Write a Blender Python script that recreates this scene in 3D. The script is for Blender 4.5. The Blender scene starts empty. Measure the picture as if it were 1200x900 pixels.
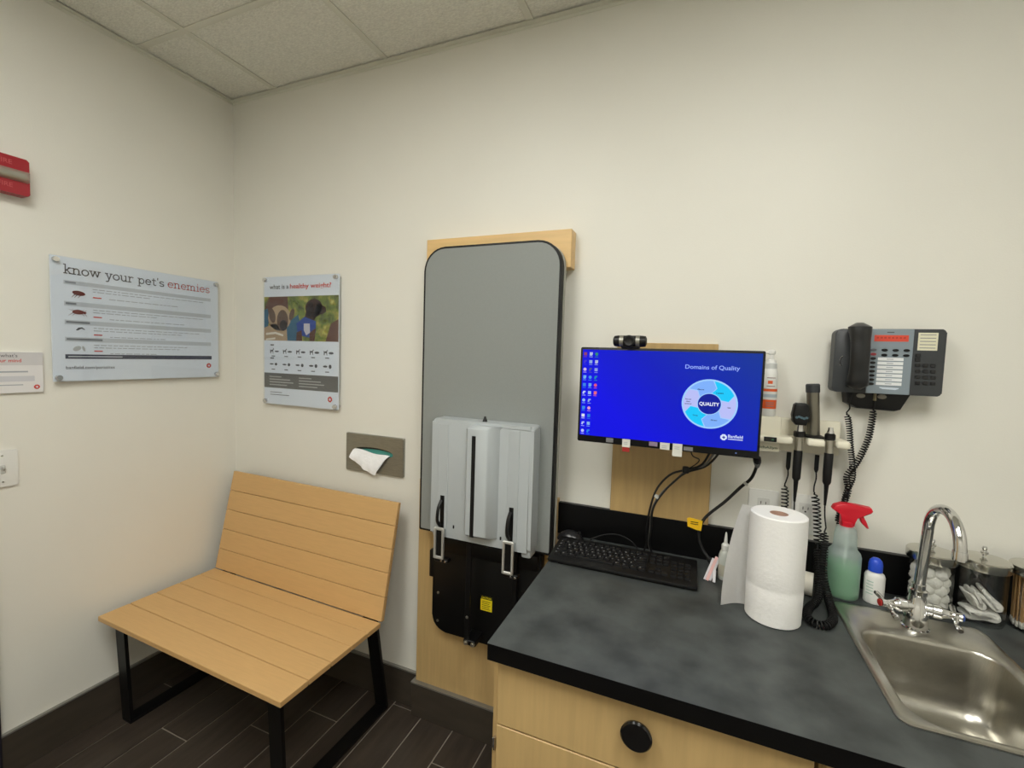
import bpy, bmesh, math, random
from mathutils import Vector, Matrix
random.seed(7)
sc = bpy.context.scene
col = sc.collection
# ------------------------------------------------------------------ camera
F_PX, YAW, PITCH, ROLL = 528.3, -0.38714, 0.06186, 0.0316
CAM = Vector((2.104, -1.539, 1.4847))
cam_d = bpy.data.cameras.new('camera'); cam = bpy.data.objects.new('camera', cam_d); col.objects.link(cam)
cam_d.sensor_width = 36; cam_d.sensor_fit = 'HORIZONTAL'; cam_d.lens = F_PX * 36 / 1200; cam_d.clip_start = .02
_F = Vector((math.sin(YAW)*math.cos(PITCH), math.cos(YAW)*math.cos(PITCH), -math.sin(PITCH)))
_r = Vector((math.cos(YAW), -math.sin(YAW), 0)); _u = _r.cross(_F)
_X = _r*math.cos(ROLL) + _u*math.sin(ROLL); _Y = -_r*math.sin(ROLL) + _u*math.cos(ROLL)
cam.matrix_world = Matrix(((_X.x, _Y.x, -_F.x, CAM.x), (_X.y, _Y.y, -_F.y, CAM.y), (_X.z, _Y.z, -_F.z, CAM.z), (0, 0, 0, 1)))
sc.camera = cam
# ------------------------------------------------------------------ world, exposure (light comes from the ceiling troffers built below)
w = bpy.data.worlds.new('world'); sc.world = w; w.use_nodes = True
w.node_tree.nodes['Background'].inputs[0].default_value = (.9, .95, 1, 1)
w.node_tree.nodes['Background'].inputs[1].default_value = 0.0
sc.view_settings.view_transform = 'Standard'; sc.view_settings.look = 'None'
sc.view_settings.gamma = 1; sc.view_settings.use_curve_mapping = False
sc.view_settings.exposure = 0.0
TROFFER_POWER = 14.2
TROFFER_COLOR = (.995, .99, .93)
# ------------------------------------------------------------------ materials
def lin(c):
    return tuple(((v/255)/12.92 if v/255 <= .04045 else ((v/255+.055)/1.055)**2.4) for v in c)
MATS = {}
def mat(name, rgb, rough=.5, metal=0, spec=.5, var=0, vscale=8, stretch=(1, 1, 1), bump=0, bscale=60, emit=0, rgb2=None, srgb=True, coat=0):
    """principled material with object-space noise colour variation and bump"""
    if name in MATS: return MATS[name]
    m = bpy.data.materials.new(name); m.use_nodes = True; MATS[name] = m
    nt = m.node_tree; N = nt.nodes; L = nt.links; b = N['Principled BSDF']
    c = lin(rgb) if srgb else rgb
    b.inputs['Base Color'].default_value = (*c, 1); b.inputs['Roughness'].default_value = rough
    b.inputs['Metallic'].default_value = metal; b.inputs['Specular IOR Level'].default_value = spec
    b.inputs['Coat Weight'].default_value = coat
    if emit:
        b.inputs['Emission Color'].default_value = (*c, 1); b.inputs['Emission Strength'].default_value = emit
    if var or bump:
        tc = N.new('ShaderNodeTexCoord'); mp = N.new('ShaderNodeMapping'); mp.inputs['Scale'].default_value = stretch
        geo = N.new('ShaderNodeNewGeometry'); L.new(geo.outputs['Position'], mp.inputs['Vector'])
    if var:
        nz = N.new('ShaderNodeTexNoise'); nz.inputs['Scale'].default_value = vscale; nz.inputs['Detail'].default_value = 6
        L.new(mp.outputs[0], nz.inputs['Vector'])
        rp = N.new('ShaderNodeValToRGB'); rp.color_ramp.elements[0].position = .3; rp.color_ramp.elements[1].position = .7
        c2 = (lin(rgb2) if srgb else rgb2) if rgb2 else tuple(v*(1-var) for v in c)
        rp.color_ramp.elements[0].color = (*c2, 1); rp.color_ramp.elements[1].color = (*(c if rgb2 else tuple(min(1, v*(1+var)) for v in c)), 1)
        L.new(nz.outputs['Fac'], rp.inputs[0]); L.new(rp.outputs[0], b.inputs['Base Color'])
    if bump:
        n2 = N.new('ShaderNodeTexNoise'); n2.inputs['Scale'].default_value = bscale; n2.inputs['Detail'].default_value = 4
        L.new(mp.outputs[0], n2.inputs['Vector'])
        bp = N.new('ShaderNodeBump'); bp.inputs['Strength'].default_value = bump; bp.inputs['Distance'].default_value = .01
        L.new(n2.outputs['Fac'], bp.inputs['Height']); L.new(bp.outputs[0], b.inputs['Normal'])
    return m
def clear_mat(name, tint, gloss=.08, rough=.03, opaque=0, orgb=(255, 255, 255)):
    """thin clear or milky plastic / glass wall: transparent + gloss (+ some diffuse)"""
    m = bpy.data.materials.new(name); m.use_nodes = True; MATS[name] = m
    nt = m.node_tree; N = nt.nodes; L = nt.links; N.remove(N['Principled BSDF'])
    tr = N.new('ShaderNodeBsdfTransparent'); tr.inputs[0].default_value = (*tint, 1)
    gl = N.new('ShaderNodeBsdfGlossy'); gl.inputs['Roughness'].default_value = rough
    lw = N.new('ShaderNodeLayerWeight'); lw.inputs[0].default_value = .5      # two-sided Schlick reflectance of a thin wall
    pw_ = N.new('ShaderNodeMath'); pw_.operation = 'POWER'; pw_.inputs[1].default_value = 5; L.new(lw.outputs['Facing'], pw_.inputs[0])
    mu = N.new('ShaderNodeMath'); mu.operation = 'MULTIPLY_ADD'; mu.inputs[1].default_value = .9; mu.inputs[2].default_value = gloss*.7
    L.new(pw_.outputs[0], mu.inputs[0])
    a = N.new('ShaderNodeMixShader'); L.new(mu.outputs[0], a.inputs[0]); L.new(tr.outputs[0], a.inputs[1]); L.new(gl.outputs[0], a.inputs[2])
    out = a
    if opaque:
        d = N.new('ShaderNodeBsdfDiffuse'); d.inputs[0].default_value = (*lin(orgb), 1)
        t2 = N.new('ShaderNodeBsdfTranslucent'); t2.inputs[0].default_value = (*lin(orgb), 1)
        md = N.new('ShaderNodeMixShader'); md.inputs[0].default_value = .4; L.new(d.outputs[0], md.inputs[1]); L.new(t2.outputs[0], md.inputs[2])
        out = N.new('ShaderNodeMixShader'); out.inputs[0].default_value = opaque
        L.new(a.outputs[0], out.inputs[1]); L.new(md.outputs[0], out.inputs[2])
    L.new(out.outputs[0], N['Material Output'].inputs[0]); return m
def screen_mat():
    m = bpy.data.materials.new('monitor_screen'); m.use_nodes = True
    nt = m.node_tree; N = nt.nodes; L = nt.links; b = N['Principled BSDF']
    b.inputs['Base Color'].default_value = (.004, .004, .008, 1); b.inputs['Roughness'].default_value = .5; b.inputs['Specular IOR Level'].default_value = .12
    geo = N.new('ShaderNodeNewGeometry'); mp = N.new('ShaderNodeMapping')
    mp.inputs['Location'].default_value = (-2.0, .2, -1.36); L.new(geo.outputs['Position'], mp.inputs[0])
    sx = N.new('ShaderNodeSeparateXYZ'); L.new(mp.outputs[0], sx.inputs[0])
    ad = N.new('ShaderNodeMath'); ad.operation = 'ADD'; L.new(sx.outputs[0], ad.inputs[0]); L.new(sx.outputs[2], ad.inputs[1])
    mr = N.new('ShaderNodeMapRange'); mr.inputs[1].default_value = -.15; mr.inputs[2].default_value = .4; L.new(ad.outputs[0], mr.inputs[0])
    rp = N.new('ShaderNodeValToRGB'); rp.color_ramp.elements[0].color = (*lin((4, 4, 228)), 1); rp.color_ramp.elements[1].color = (*lin((10, 50, 150)), 1)
    e = rp.color_ramp.elements.new(.45); e.color = (*lin((2, 22, 190)), 1)
    L.new(mr.outputs[0], rp.inputs[0]); L.new(rp.outputs[0], b.inputs['Emission Color']); b.inputs['Emission Strength'].default_value = 1
    return m
def foliage_print_mat():
    m = bpy.data.materials.new('poster_photo_background'); m.use_nodes = True
    nt = m.node_tree; N = nt.nodes; L = nt.links; b = N['Principled BSDF']; b.inputs['Roughness'].default_value = .6
    geo = N.new('ShaderNodeNewGeometry'); nz = N.new('ShaderNodeTexNoise'); nz.inputs['Scale'].default_value = 22; nz.inputs['Detail'].default_value = 2
    L.new(geo.outputs['Position'], nz.inputs['Vector']); rp = N.new('ShaderNodeValToRGB'); cr = rp.color_ramp
    cr.elements[0].position = .3; cr.elements[0].color = (*lin((70, 72, 40)), 1)
    cr.elements[1].position = .72; cr.elements[1].color = (*lin((205, 200, 110)), 1)
    e = cr.elements.new(.5); e.color = (*lin((112, 128, 52)), 1)
    e = cr.elements.new(.6); e.color = (*lin((160, 150, 70)), 1)
    L.new(nz.outputs['Fac'], rp.inputs[0]); L.new(rp.outputs[0], b.inputs['Base Color']); return m
def maple(name, rgb, axis):
    st = {'z': (14, 14, .9), 'x': (.9, 14, 14)}[axis]
    return mat(name, rgb, .42, var=.07, vscale=5, stretch=st, bump=.02, bscale=20)
M_WALL = mat('painted_wall', (231, 229, 220), .46, spec=.45, var=.012, vscale=3, bump=.05, bscale=220)
M_TILE = mat('ceiling_tile_face', (240, 240, 231), .95, spec=.1, var=.10, vscale=90, stretch=(1, 2.2, 1), bump=.6, bscale=110)
M_GRID = mat('ceiling_grid_paint', (222, 222, 210), .5)
M_PLANK = mat('floor_plank_tile', (63, 55, 48), .36, var=.22, vscale=7, stretch=(6, .8, 1), bump=.05, bscale=60)
M_GROUT = mat('floor_grout', (158, 148, 136), .9)
M_BASE = mat('baseboard_tile', (66, 59, 51), .4, var=.15, vscale=6, stretch=(1, 1, 5))
M_BTRIM = mat('baseboard_metal_trim', (150, 148, 142), .4, metal=.6)
M_BENCH = mat('bench_board', (207, 168, 114), .5, spec=.35, var=.035, vscale=40, stretch=(.3, 4, 4), bump=.04, bscale=160)
M_BENCHEDGE = mat('bench_board_edge', (168, 122, 74), .6)
M_BLACKSTEEL = mat('black_steel', (9, 9, 10), .45, spec=.3, var=.1, vscale=30)
M_MAPLE = maple('maple_laminate', (196, 166, 114), 'z')
M_MAPLEX = maple('maple_laminate_horizontal', (222, 186, 128), 'x')
M_COUNTER = mat('dark_laminate', (80, 84, 83), .45, spec=.35, var=.3, vscale=12, rgb2=(52, 55, 55), bump=.01, bscale=200)
M_BLACKLAM = mat('black_laminate', (9, 9, 10), .35, spec=.25)
M_GREY = mat('grey_laminate', (140, 144, 142), .45, spec=.3, var=.02, vscale=200)
M_ABS = mat('pale_grey_plastic', (178, 184, 187), .42, spec=.4)
M_RUBBER = mat('black_rubber', (13, 13, 14), .55, spec=.35)
M_BPLAS = mat('black_plastic', (15, 15, 16), .4, spec=.35)
M_BPLAS2 = mat('charcoal_plastic', (54, 57, 60), .45, var=.05, vscale=100)
M_KEY = mat('keyboard_key', (20, 20, 22), .5, spec=.3)
M_CHROME = mat('chrome', (215, 215, 215), .10, metal=1)
M_STEEL = mat('brushed_steel', (186, 183, 174), .28, metal=1, var=.06, vscale=60, stretch=(1, 12, 1))
M_STEELX = mat('satin_steel_plate', (158, 156, 146), .4, metal=.8, var=.08, vscale=40, stretch=(1, 1, 10))
M_WHITE = mat('white_plastic', (228, 228, 224), .4)
M_CREAM = mat('cream_plastic', (232, 227, 208), .45)
M_PAPER = mat('white_paper', (238, 237, 235), .9, spec=.1, bump=.12, bscale=110)
M_POSTER = mat('poster_paper', (222, 228, 236), .6, spec=.2)
M_ACRYL = clear_mat('clear_acrylic', (.97, .98, .99), gloss=.05)
M_GLASS = clear_mat('jar_glass', (.985, .99, .988), gloss=.10)
M_MILK = clear_mat('milky_bottle_plastic', (.9, .97, .95), gloss=.06, rough=.25, opaque=.40, orgb=(226, 238, 238))
M_RED = mat('alarm_red', (160, 40, 50), .35)
M_REDPL = mat('red_trigger_plastic', (206, 22, 44), .35)
M_INK = mat('dark_grey_ink', (88, 88, 92), .7, spec=.2)
M_INKL = mat('light_grey_ink', (168, 172, 178), .7, spec=.2)
M_INKM = mat('mid_grey_ink', (128, 131, 136), .7, spec=.2)
M_BAND = mat('pale_grey_ink', (192, 197, 203), .7, spec=.2)
M_REDINK = mat('red_ink', (202, 70, 62), .7, spec=.2)
M_SLATE = mat('slate_ink', (68, 70, 84), .7, spec=.2)
M_COTTON = mat('cotton', (238, 236, 230), .95, spec=.05, bump=.6, bscale=90)
# ------------------------------------------------------------------ mesh helpers
def B(): return bmesh.new()
def merge(bm, t):
    me = bpy.data.meshes.new('tmp'); t.to_mesh(me); t.free(); bm.from_mesh(me); bpy.data.meshes.remove(me); return bm
def box(bm, x0, x1, y0, y1, z0, z1, bev=0, seg=2):
    t = bmesh.new(); bmesh.ops.create_cube(t, size=1)
    for v in t.verts: v.co = Vector(((x0+x1)/2 + v.co.x*(x1-x0), (y0+y1)/2 + v.co.y*(y1-y0), (z0+z1)/2 + v.co.z*(z1-z0)))
    if bev: bmesh.ops.bevel(t, geom=t.edges[:], offset=bev, segments=seg, affect='EDGES', profile=.5)
    return merge(bm, t)
def rrect(x0, x1, y0, y1, r, n=6):
    """rounded rectangle, counter-clockwise from lower left; r one number or four (ll, lr, ur, ul)"""
    rs = r if isinstance(r, (tuple, list)) else (r,)*4
    P = []
    for (cx, cy, a0), q in zip(((x0, y0, 180), (x1, y0, 270), (x1, y1, 0), (x0, y1, 90)), rs):
        ox = cx + q*(1 if cx == x0 else -1); oy = cy + q*(1 if cy == y0 else -1)
        for k in range(n+1):
            a = math.radians(a0 + 90*k/n); P.append((ox + q*math.cos(a), oy + q*math.sin(a)))
    return P
MAP = {'xz': lambda u, v, d: Vector((u, d, v)), 'yz': lambda u, v, d: Vector((d, u, v)), 'xy': lambda u, v, d: Vector((u, v, d))}
def prism(bm, poly, plane, d0, d1, bev=0, seg=2):
    """extrude a 2-D outline from d0 to d1; bev rounds the rim at d1"""
    t = bmesh.new(); f = MAP[plane]
    a = [t.verts.new(f(u, v, d0)) for u, v in poly]; b = [t.verts.new(f(u, v, d1)) for u, v in poly]; n = len(poly)
    t.faces.new(a[::-1]); top = t.faces.new(b)
    for i in range(n): t.faces.new((a[i], a[(i+1) % n], b[(i+1) % n], b[i]))
    if bev: bmesh.ops.bevel(t, geom=list(top.edges), offset=bev, segments=seg, affect='EDGES', profile=.5)
    bmesh.ops.recalc_face_normals(t, faces=t.faces[:]); return merge(bm, t)
def lathe(bm, prof, c=(0, 0, 0), seg=28, M=None, caps=True):
    t = bmesh.new(); rings = []
    for r, z in prof:
        if r < 1e-6: rings.append([t.verts.new((0, 0, z))])
        else: rings.append([t.verts.new((r*math.cos(2*math.pi*k/seg), r*math.sin(2*math.pi*k/seg), z)) for k in range(seg)])
    for a, b in zip(rings, rings[1:]):
        for k in range(seg):
            q = [a[k % len(a)], a[(k+1) % len(a)], b[(k+1) % len(b)], b[k % len(b)]]
            q = list(dict.fromkeys(q))
            if len(q) > 2: t.faces.new(q)
    if caps:
        if len(rings[0]) > 1: t.faces.new(rings[0][::-1])
        if len(rings[-1]) > 1: t.faces.new(rings[-1])
    if M is not None: bmesh.ops.transform(t, matrix=M, verts=t.verts[:])
    bmesh.ops.translate(t, vec=Vector(c), verts=t.verts[:])
    bmesh.ops.recalc_face_normals(t, faces=t.faces[:]); return merge(bm, t)
def along(d):
    return Vector((0, 0, 1)).rotation_difference(Vector(d).normalized()).to_matrix().to_4x4()
def smooth(pts, n=8, closed=False):
    """Catmull-Rom through points"""
    P = [Vector(p) for p in pts]; out = []
    m = len(P)
    for i in range(m-1 if not closed else m):
        g = (lambda k: P[k % m]) if closed else (lambda k: P[min(max(k, 0), m-1)])
        p0, p1, p2, p3 = g(i-1), g(i), g(i+1), g(i+2)
        for k in range(n):
            t = k/n
            out.append(.5*((2*p1) + (p2-p0)*t + (2*p0-5*p1+4*p2-p3)*t*t + (3*p1-p0-3*p2+p3)*t**3))
    if not closed: out.append(P[-1])
    return out
def tube(bm, pts, r, sides=8, closed=False):
    P = [Vector(p) for p in pts]; n = len(P); R = r if isinstance(r, (list, tuple)) else [r]*n
    t = bmesh.new(); rings = []; up = None
    for i, p in enumerate(P):
        a = P[(i-1) % n] if (i > 0 or closed) else P[i]; b = P[(i+1) % n] if (i < n-1 or closed) else P[i]
        d = (b-a).normalized()
        if up is None: up = d.orthogonal().normalized()
        else: up = (up - d*up.dot(d)).normalized()
        s = d.cross(up)
        rings.append([t.verts.new(p + R[i]*(up*math.cos(2*math.pi*k/sides) + s*math.sin(2*math.pi*k/sides))) for k in range(sides)])
    for i in range(n if closed else n-1):
        a, b = rings[i], rings[(i+1) % n]
        for k in range(sides): t.faces.new((a[k], a[(k+1) % sides], b[(k+1) % sides], b[k]))
    if not closed: t.faces.new(rings[0][::-1]); t.faces.new(rings[-1])
    bmesh.ops.recalc_face_normals(t, faces=t.faces[:]); return merge(bm, t)
def coil(path, R, pitch, per=9):
    """helix winding round a smooth path; returns points"""
    P = smooth(path, 14); S = [0]
    for a, b in zip(P, P[1:]): S.append(S[-1] + (b-a).length)
    n = int(S[-1]/pitch*per); out = []; up = None; j = 0
    for k in range(n+1):
        s = S[-1]*k/n
        while j < len(P)-2 and S[j+1] < s: j += 1
        f = (s-S[j])/max(1e-9, S[j+1]-S[j]); p = P[j].lerp(P[j+1], f); d = (P[j+1]-P[j]).normalized()
        up = d.orthogonal().normalized() if up is None else (up - d*up.dot(d)).normalized()
        a = 2*math.pi*k/per; e = min(1, k/per, (n-k)/per)
        out.append(p + R*e*(up*math.cos(a) + d.cross(up)*math.sin(a)))
    return out
def strip(bm, rings, close_ring=True):
    V = [[bm.verts.new(p) for p in r] for r in rings]; n = len(V[0])
    for a, b in zip(V, V[1:]):
        for k in range(n if close_ring else n-1): bm.faces.new((a[k], a[(k+1) % n], b[(k+1) % n], b[k]))
    return V
def ob(name, bm, m, parent=None, smooth_deg=35, label=None, origin=None):
    me = bpy.data.meshes.new(name)
    if origin is None:
        if parent is not None: origin = Vector(parent['_o'])
        else:
            xs = [v.co for v in bm.verts]
            lo = [min(c[i] for c in xs) for i in range(3)]; hi = [max(c[i] for c in xs) for i in range(3)]
            origin = Vector(((lo[0]+hi[0])/2, (lo[1]+hi[1])/2, lo[2]))
    origin = Vector(origin)
    bmesh.ops.translate(bm, vec=-origin, verts=bm.verts[:]); bm.to_mesh(me); bm.free()
    if smooth_deg:
        me.polygons.foreach_set('use_smooth', [True]*len(me.polygons)); me.set_sharp_from_angle(angle=math.radians(smooth_deg))
    me.materials.append(m)
    o = bpy.data.objects.new(name, me); col.objects.link(o)
    if parent is not None:
        o.parent = parent; o['_o'] = parent['_o']
    else: o.location = origin; o['_o'] = tuple(origin)
    if label: o['label'] = label
    return o
def thing(name, label, cat, loc, group=None, rotz=0, local=False):
    o = bpy.data.objects.new(name, None); col.objects.link(o); o.location = loc; o.empty_display_size = .05
    o.rotation_euler = (0, 0, rotz); o['_o'] = (0, 0, 0) if local else tuple(loc)
    return tag(o, label, cat, group)
def tag(o, label, cat, group=None):
    o['label'] = label; o['category'] = cat
    if group: o['group'] = group
    return o
def struct(name, bm, m, **k):
    o = ob(name, bm, m, **k); o['kind'] = 'structure'; return o
def inst(o, loc, name=None, parent=None):
    c = bpy.data.objects.new(name or o.name.split('.')[0], o.data); col.objects.link(c); c.location = loc
    if parent is not None: c.parent = parent
    return c
# 2-D print on the left wall / back wall: functions (u, v, layer) -> point
def on_left(x0): return lambda u, v, k=0: Vector((x0 + k*.0004, u, v))
def on_back(y0): return lambda u, v, k=0: Vector((u, y0 - k*.0004, v))
def flat(bm, f, poly, k=0):
    bm.faces.new([bm.verts.new(f(u, v, k)) for u, v in poly])
def rect(bm, f, u0, u1, v0, v1, k=0): flat(bm, f, [(u0, v0), (u1, v0), (u1, v1), (u0, v1)], k)
def ell(cu, cv, ru, rv, n=18, rot=0):
    c, s = math.cos(rot), math.sin(rot)
    return [(cu + ru*math.cos(a)*c - rv*math.sin(a)*s, cv + ru*math.cos(a)*s + rv*math.sin(a)*c) for a in (2*math.pi*i/n for i in range(n))]
_T = {}
def text(bm, f, s, u, v, h, k=1, width=None, align='LEFT', bold=0):
    """lettering with capital height h, baseline start (u, v); width squeezes it to fit"""
    cu = bpy.data.curves.new('t', 'FONT'); cu.body = s; cu.size = 1; cu.offset = bold; cu.resolution_u = 3
    o = bpy.data.objects.new('t', cu); col.objects.link(o); dg = bpy.context.evaluated_depsgraph_get()
    me = bpy.data.meshes.new_from_object(o.evaluated_get(dg)); sy = h/.72
    w_ = max(p.co.x for p in me.vertices) - min(p.co.x for p in me.vertices); sx = width/w_ if width else sy
    sh = {'LEFT': 0, 'CENTER': -w_*sx/2, 'RIGHT': -w_*sx}[align]; x0 = min(p.co.x for p in me.vertices)
    V = [bm.verts.new(f(u + sh + (p.co.x-x0)*sx, v + p.co.y*sy, k)) for p in me.vertices]
    for p in me.polygons:
        try: bm.faces.new([V[i] for i in p.vertices])
        except ValueError: pass
    bpy.data.objects.remove(o); bpy.data.curves.remove(cu); bpy.data.meshes.remove(me)
# slab-serif lower-case letters as strokes (x-height 1)
def _arc(cx, cy, rx, ry, a0, a1, n=10): return [(cx + rx*math.cos(math.radians(a0+(a1-a0)*i/n)), cy + ry*math.sin(math.radians(a0+(a1-a0)*i/n))) for i in range(n+1)]
def _sf(x, y, w=.2): return [(x-w, y), (x+w, y)]
SLAB = {
 'k': (1.0, [[(.2, 0), (.2, 1.5)], _sf(.2, .04), [(0, 1.46), (.2, 1.46)], [(.2, .42), (.72, .96)], [(.38, .6), (.78, .04)], _sf(.8, .04, .17), _sf(.72, .96, .17)]),
 'n': (1.1, [[(.2, 0), (.2, 1)], _sf(.2, .04), [(0, .96), (.2, .96)], _arc(.5, .6, .3, .36, 180, 0) + [(.8, 0)], _sf(.82, .04)]),
 'o': (1.0, [_arc(.47, .5, .4, .46, 0, 360, 20)]),
 'w': (1.45, [[(.15, .96), (.4, .05), (.68, .96), (.98, .05), (1.22, .96)], _sf(.15, .96, .17), _sf(.68, .96, .14), _sf(1.22, .96, .17)]),
 'y': (1.0, [[(.17, .96), (.48, .05)], [(.8, .96), (.4, -.36), (.28, -.44), (.1, -.42)], _sf(.17, .96, .17), _sf(.8, .96, .16)]),
 'u': (1.12, [[(0, .96), (.2, .96)], [(.2, 1), (.2, .4)] + _arc(.5, .4, .3, .36, 180, 360), [(.8, 1), (.8, 0)], [(.62, .96), (.8, .96)], [(.8, .04), (1.0, .04)]]),
 'r': (.85, [[(.2, 0), (.2, 1)], _sf(.2, .04, .22), [(0, .96), (.2, .96)], _arc(.55, .55, .35, .4, 180, 70) + [(.72, .86)]]),
 'p': (1.08, [[(.2, -.46), (.2, 1)], _sf(.2, -.44), [(0, .96), (.2, .96)], _arc(.55, .5, .35, .45, 0, 360, 20)]),
 'e': (1.0, [[(.1, .54), (.86, .54)] + _arc(.48, .5, .39, .46, 6, 320, 18)]),
 't': (.75, [[(.3, 1.3), (.3, .3)] + _arc(.5, .28, .2, .23, 180, 320), [(.05, .96), (.62, .96)]]),
 "'": (.4, [[(.2, 1.5), (.18, 1.15)]]),
 's': (.85, [_arc(.42, .73, .3, .23, 20, 270) + _arc(.42, .27, .32, .23, 90, -160)]),
 'm': (1.65, [[(.2, 0), (.2, 1)], _sf(.2, .04), [(0, .96), (.2, .96)], _arc(.47, .6, .27, .36, 180, 0) + [(.74, 0)], _sf(.76, .04, .17), _arc(1.02, .6, .27, .36, 180, 0) + [(1.29, 0)], _sf(1.31, .04)]),
 'i': (.55, [[(.24, 0), (.24, 1)], _sf(.24, .04, .22), [(.04, .96), (.24, .96)], [(.22, 1.32), (.22, 1.46)]]),
 ' ': (.55, [])}
def slab(bm, f, s, u0, u1, v, xh, k=1, wt=.165):
    tot = sum(SLAB[c][0] for c in s); sx = (u1-u0)/tot; x = u0
    for c in s:
        for st in SLAB[c][1]:
            for (ax, ay), (bx, by) in zip(st, st[1:]):
                a = Vector((x+ax*sx, v+ay*xh)); b = Vector((x+bx*sx, v+by*xh)); d = b-a
                if d.length < 1e-7: continue
                d.normalize(); q = Vector((-d.y, d.x))*wt*xh/2; e = d*wt*xh*.25
                flat(bm, f, [tuple(a-q-e), tuple(b-q+e), tuple(b+q+e), tuple(a+q-e)], k)
        x += SLAB[c][0]*sx
# ================================================================== SETTING
RX, RY, H, CZ = 3.5, -3.0, 2.643, .862
o = struct('floor', box(B(), 0, RX, RY, 0, -.06, -.004), M_GROUT); FL = o
pw, pl, g = .1475, .6096, .0026
pb = box(B(), g, pw-g, g, pl-g, -.004, 0, .0008, 1); first = None
i = 0
for ix in range(-1, 24):
    x = .991 + (ix-6)*pw; yo = -.196 - [0, .30, .44, .15][ix % 4]
    for k in range(-1, 6):
        y1 = yo + .61*2 - k*pl - pl; y0 = y1 - pl
        y1c, y0c, x0, x1 = min(0, y1), max(RY, y0), max(0, x), min(RX, x+pw)
        if y1c-y0c < .02 or x1-x0 < .02: continue
        if y1c == y1 and y0c == y0 and x0 == x and x1 == x+pw and first is not None:
            c = inst(first, Vector((x, y0, 0)) - Vector(FL['_o']), 'plank', FL)
        else:
            full = (y1c == y1 and y0c == y0 and x0 == x and x1 == x+pw)
            bm = box(B(), x0+g, x1-g, y0c+g, y1c-g, -.004, 0, .0008, 1)
            p = ob('plank', bm, M_PLANK, parent=FL, origin=(x0, y0c, 0)); p.location = Vector((x0, y0c, 0)) - Vector(FL['_o'])
            if full: first = p
struct('wall_back', box(B(), -.1, RX+.1, 0, .1, -.06, H+.12), M_WALL)
struct('wall_left', box(B(), -.1, 0, RY, 0, -.06, H+.12), M_WALL)
struct('wall_right', box(B(), RX, RX+.1, RY, 0, -.06, H+.12), M_WALL)
struct('wall_front', box(B(), -.1, RX+.1, RY-.1, RY, -.06, H+.12), M_WALL)
# ceiling: plenum slab, grid and every tile
CE = struct('ceiling', box(B(), 0, RX, RY, 0, H+.06, H+.12), M_GRID)
XS = [0, .29, .90, 1.51, 2.12, 2.73, 3.34, RX]; YS = [0, -.40, -1.01, -1.62, -2.23, -2.84, RY]
TROFF = {(2, 2), (2, 3), (4, 2), (4, 3)}
for i in range(len(XS)-1):
    for j in range(len(YS)-1):
        if (i, j) in TROFF: continue
        bm = box(B(), XS[i]+.002, XS[i+1]-.002, YS[j+1]+.002, YS[j]-.002, H+.005, H+.02)
        ob('ceiling_tile', bm, M_TILE, parent=CE)
for x in XS[1:-1]:
    ob('grid_tee', box(B(), x-.012, x+.012, RY, 0, H, H+.004), M_GRID, parent=CE)
for y in YS[1:-1]:
    for i in range(len(XS)-1):
        if any((i, j) in TROFF and (i, j+1) in TROFF and YS[j+1] == y for j in range(len(YS)-2)): continue
        ob('cross_tee', box(B(), XS[i]+.012, XS[i+1]-.012, y-.012, y+.012, H+.0006, H+.004), M_GRID, parent=CE)
struct('trim_1', merge(box(B(), 0, RX, -.022, 0, H-.0012, H-.0002), box(bmesh.new(), 0, RX, -.002, 0, H-.012, H+.02)), M_GRID)
struct('trim_2', merge(box(B(), 0, .022, RY, -.0225, H-.0012, H-.0002), box(bmesh.new(), 0, .002, RY, -.003, H-.012, H+.02)), M_GRID)
# ceiling troffers (the room's lamps)
M_LENS = mat('troffer_lens', tuple(TROFFER_COLOR), .5, emit=TROFFER_POWER, srgb=False)
M_TROFF = mat('troffer_housing', (225, 225, 222), .5)
for n, (i, lb) in enumerate(((2, 'lit ceiling light panel nearer the bench wall'), (4, 'lit ceiling light panel above the sink side'))):
    x0, x1, y0, y1 = XS[i]+.014, XS[i+1]-.014, YS[4]+.014, YS[2]-.014
    t = thing('ceiling_light', lb, 'light', ((x0+x1)/2, (y0+y1)/2, H), 'recessed ceiling lights')
    bm = B(); strip(bm, [[Vector((u, v, z)) for u, v in rrect(a, b, c, d, .001, 1)] for a, b, c, d, z in
        ((x0, x1, y0, y1, H+.05), (x0, x1, y0, y1, H+.002), (x0+.03, x1-.03, y0+.03, y1-.03, H+.004), (x0+.03, x1-.03, y0+.03, y1-.03, H+.03))])
    ob('housing', bm, M_TROFF, t)
    ob('lens', box(B(), x0+.03, x1-.03, y0+.03, y1-.03, H+.022, H+.026), M_LENS, t)
# baseboards
bb = struct('baseboard_left', box(B(), 0, .012, RY, 0, 0, .15, .001, 1), M_BASE); ob('top_trim', box(B(), 0, .014, RY, 0, .15, .156), M_BTRIM, bb)
bb = struct('baseboard_back', box(B(), .012, 1.102, -.012, 0, 0, .15, .001, 1), M_BASE); ob('top_trim', box(B(), .014, 1.102, -.014, 0, .15, .156), M_BTRIM, bb)
bb = struct('baseboard_panel', box(B(), 1.092, 1.715, -.045, 0, 0, .138, .001, 1), M_BASE); ob('top_trim', box(B(), 1.090, 1.715, -.047, 0, .138, .144), M_BTRIM, bb)
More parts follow.
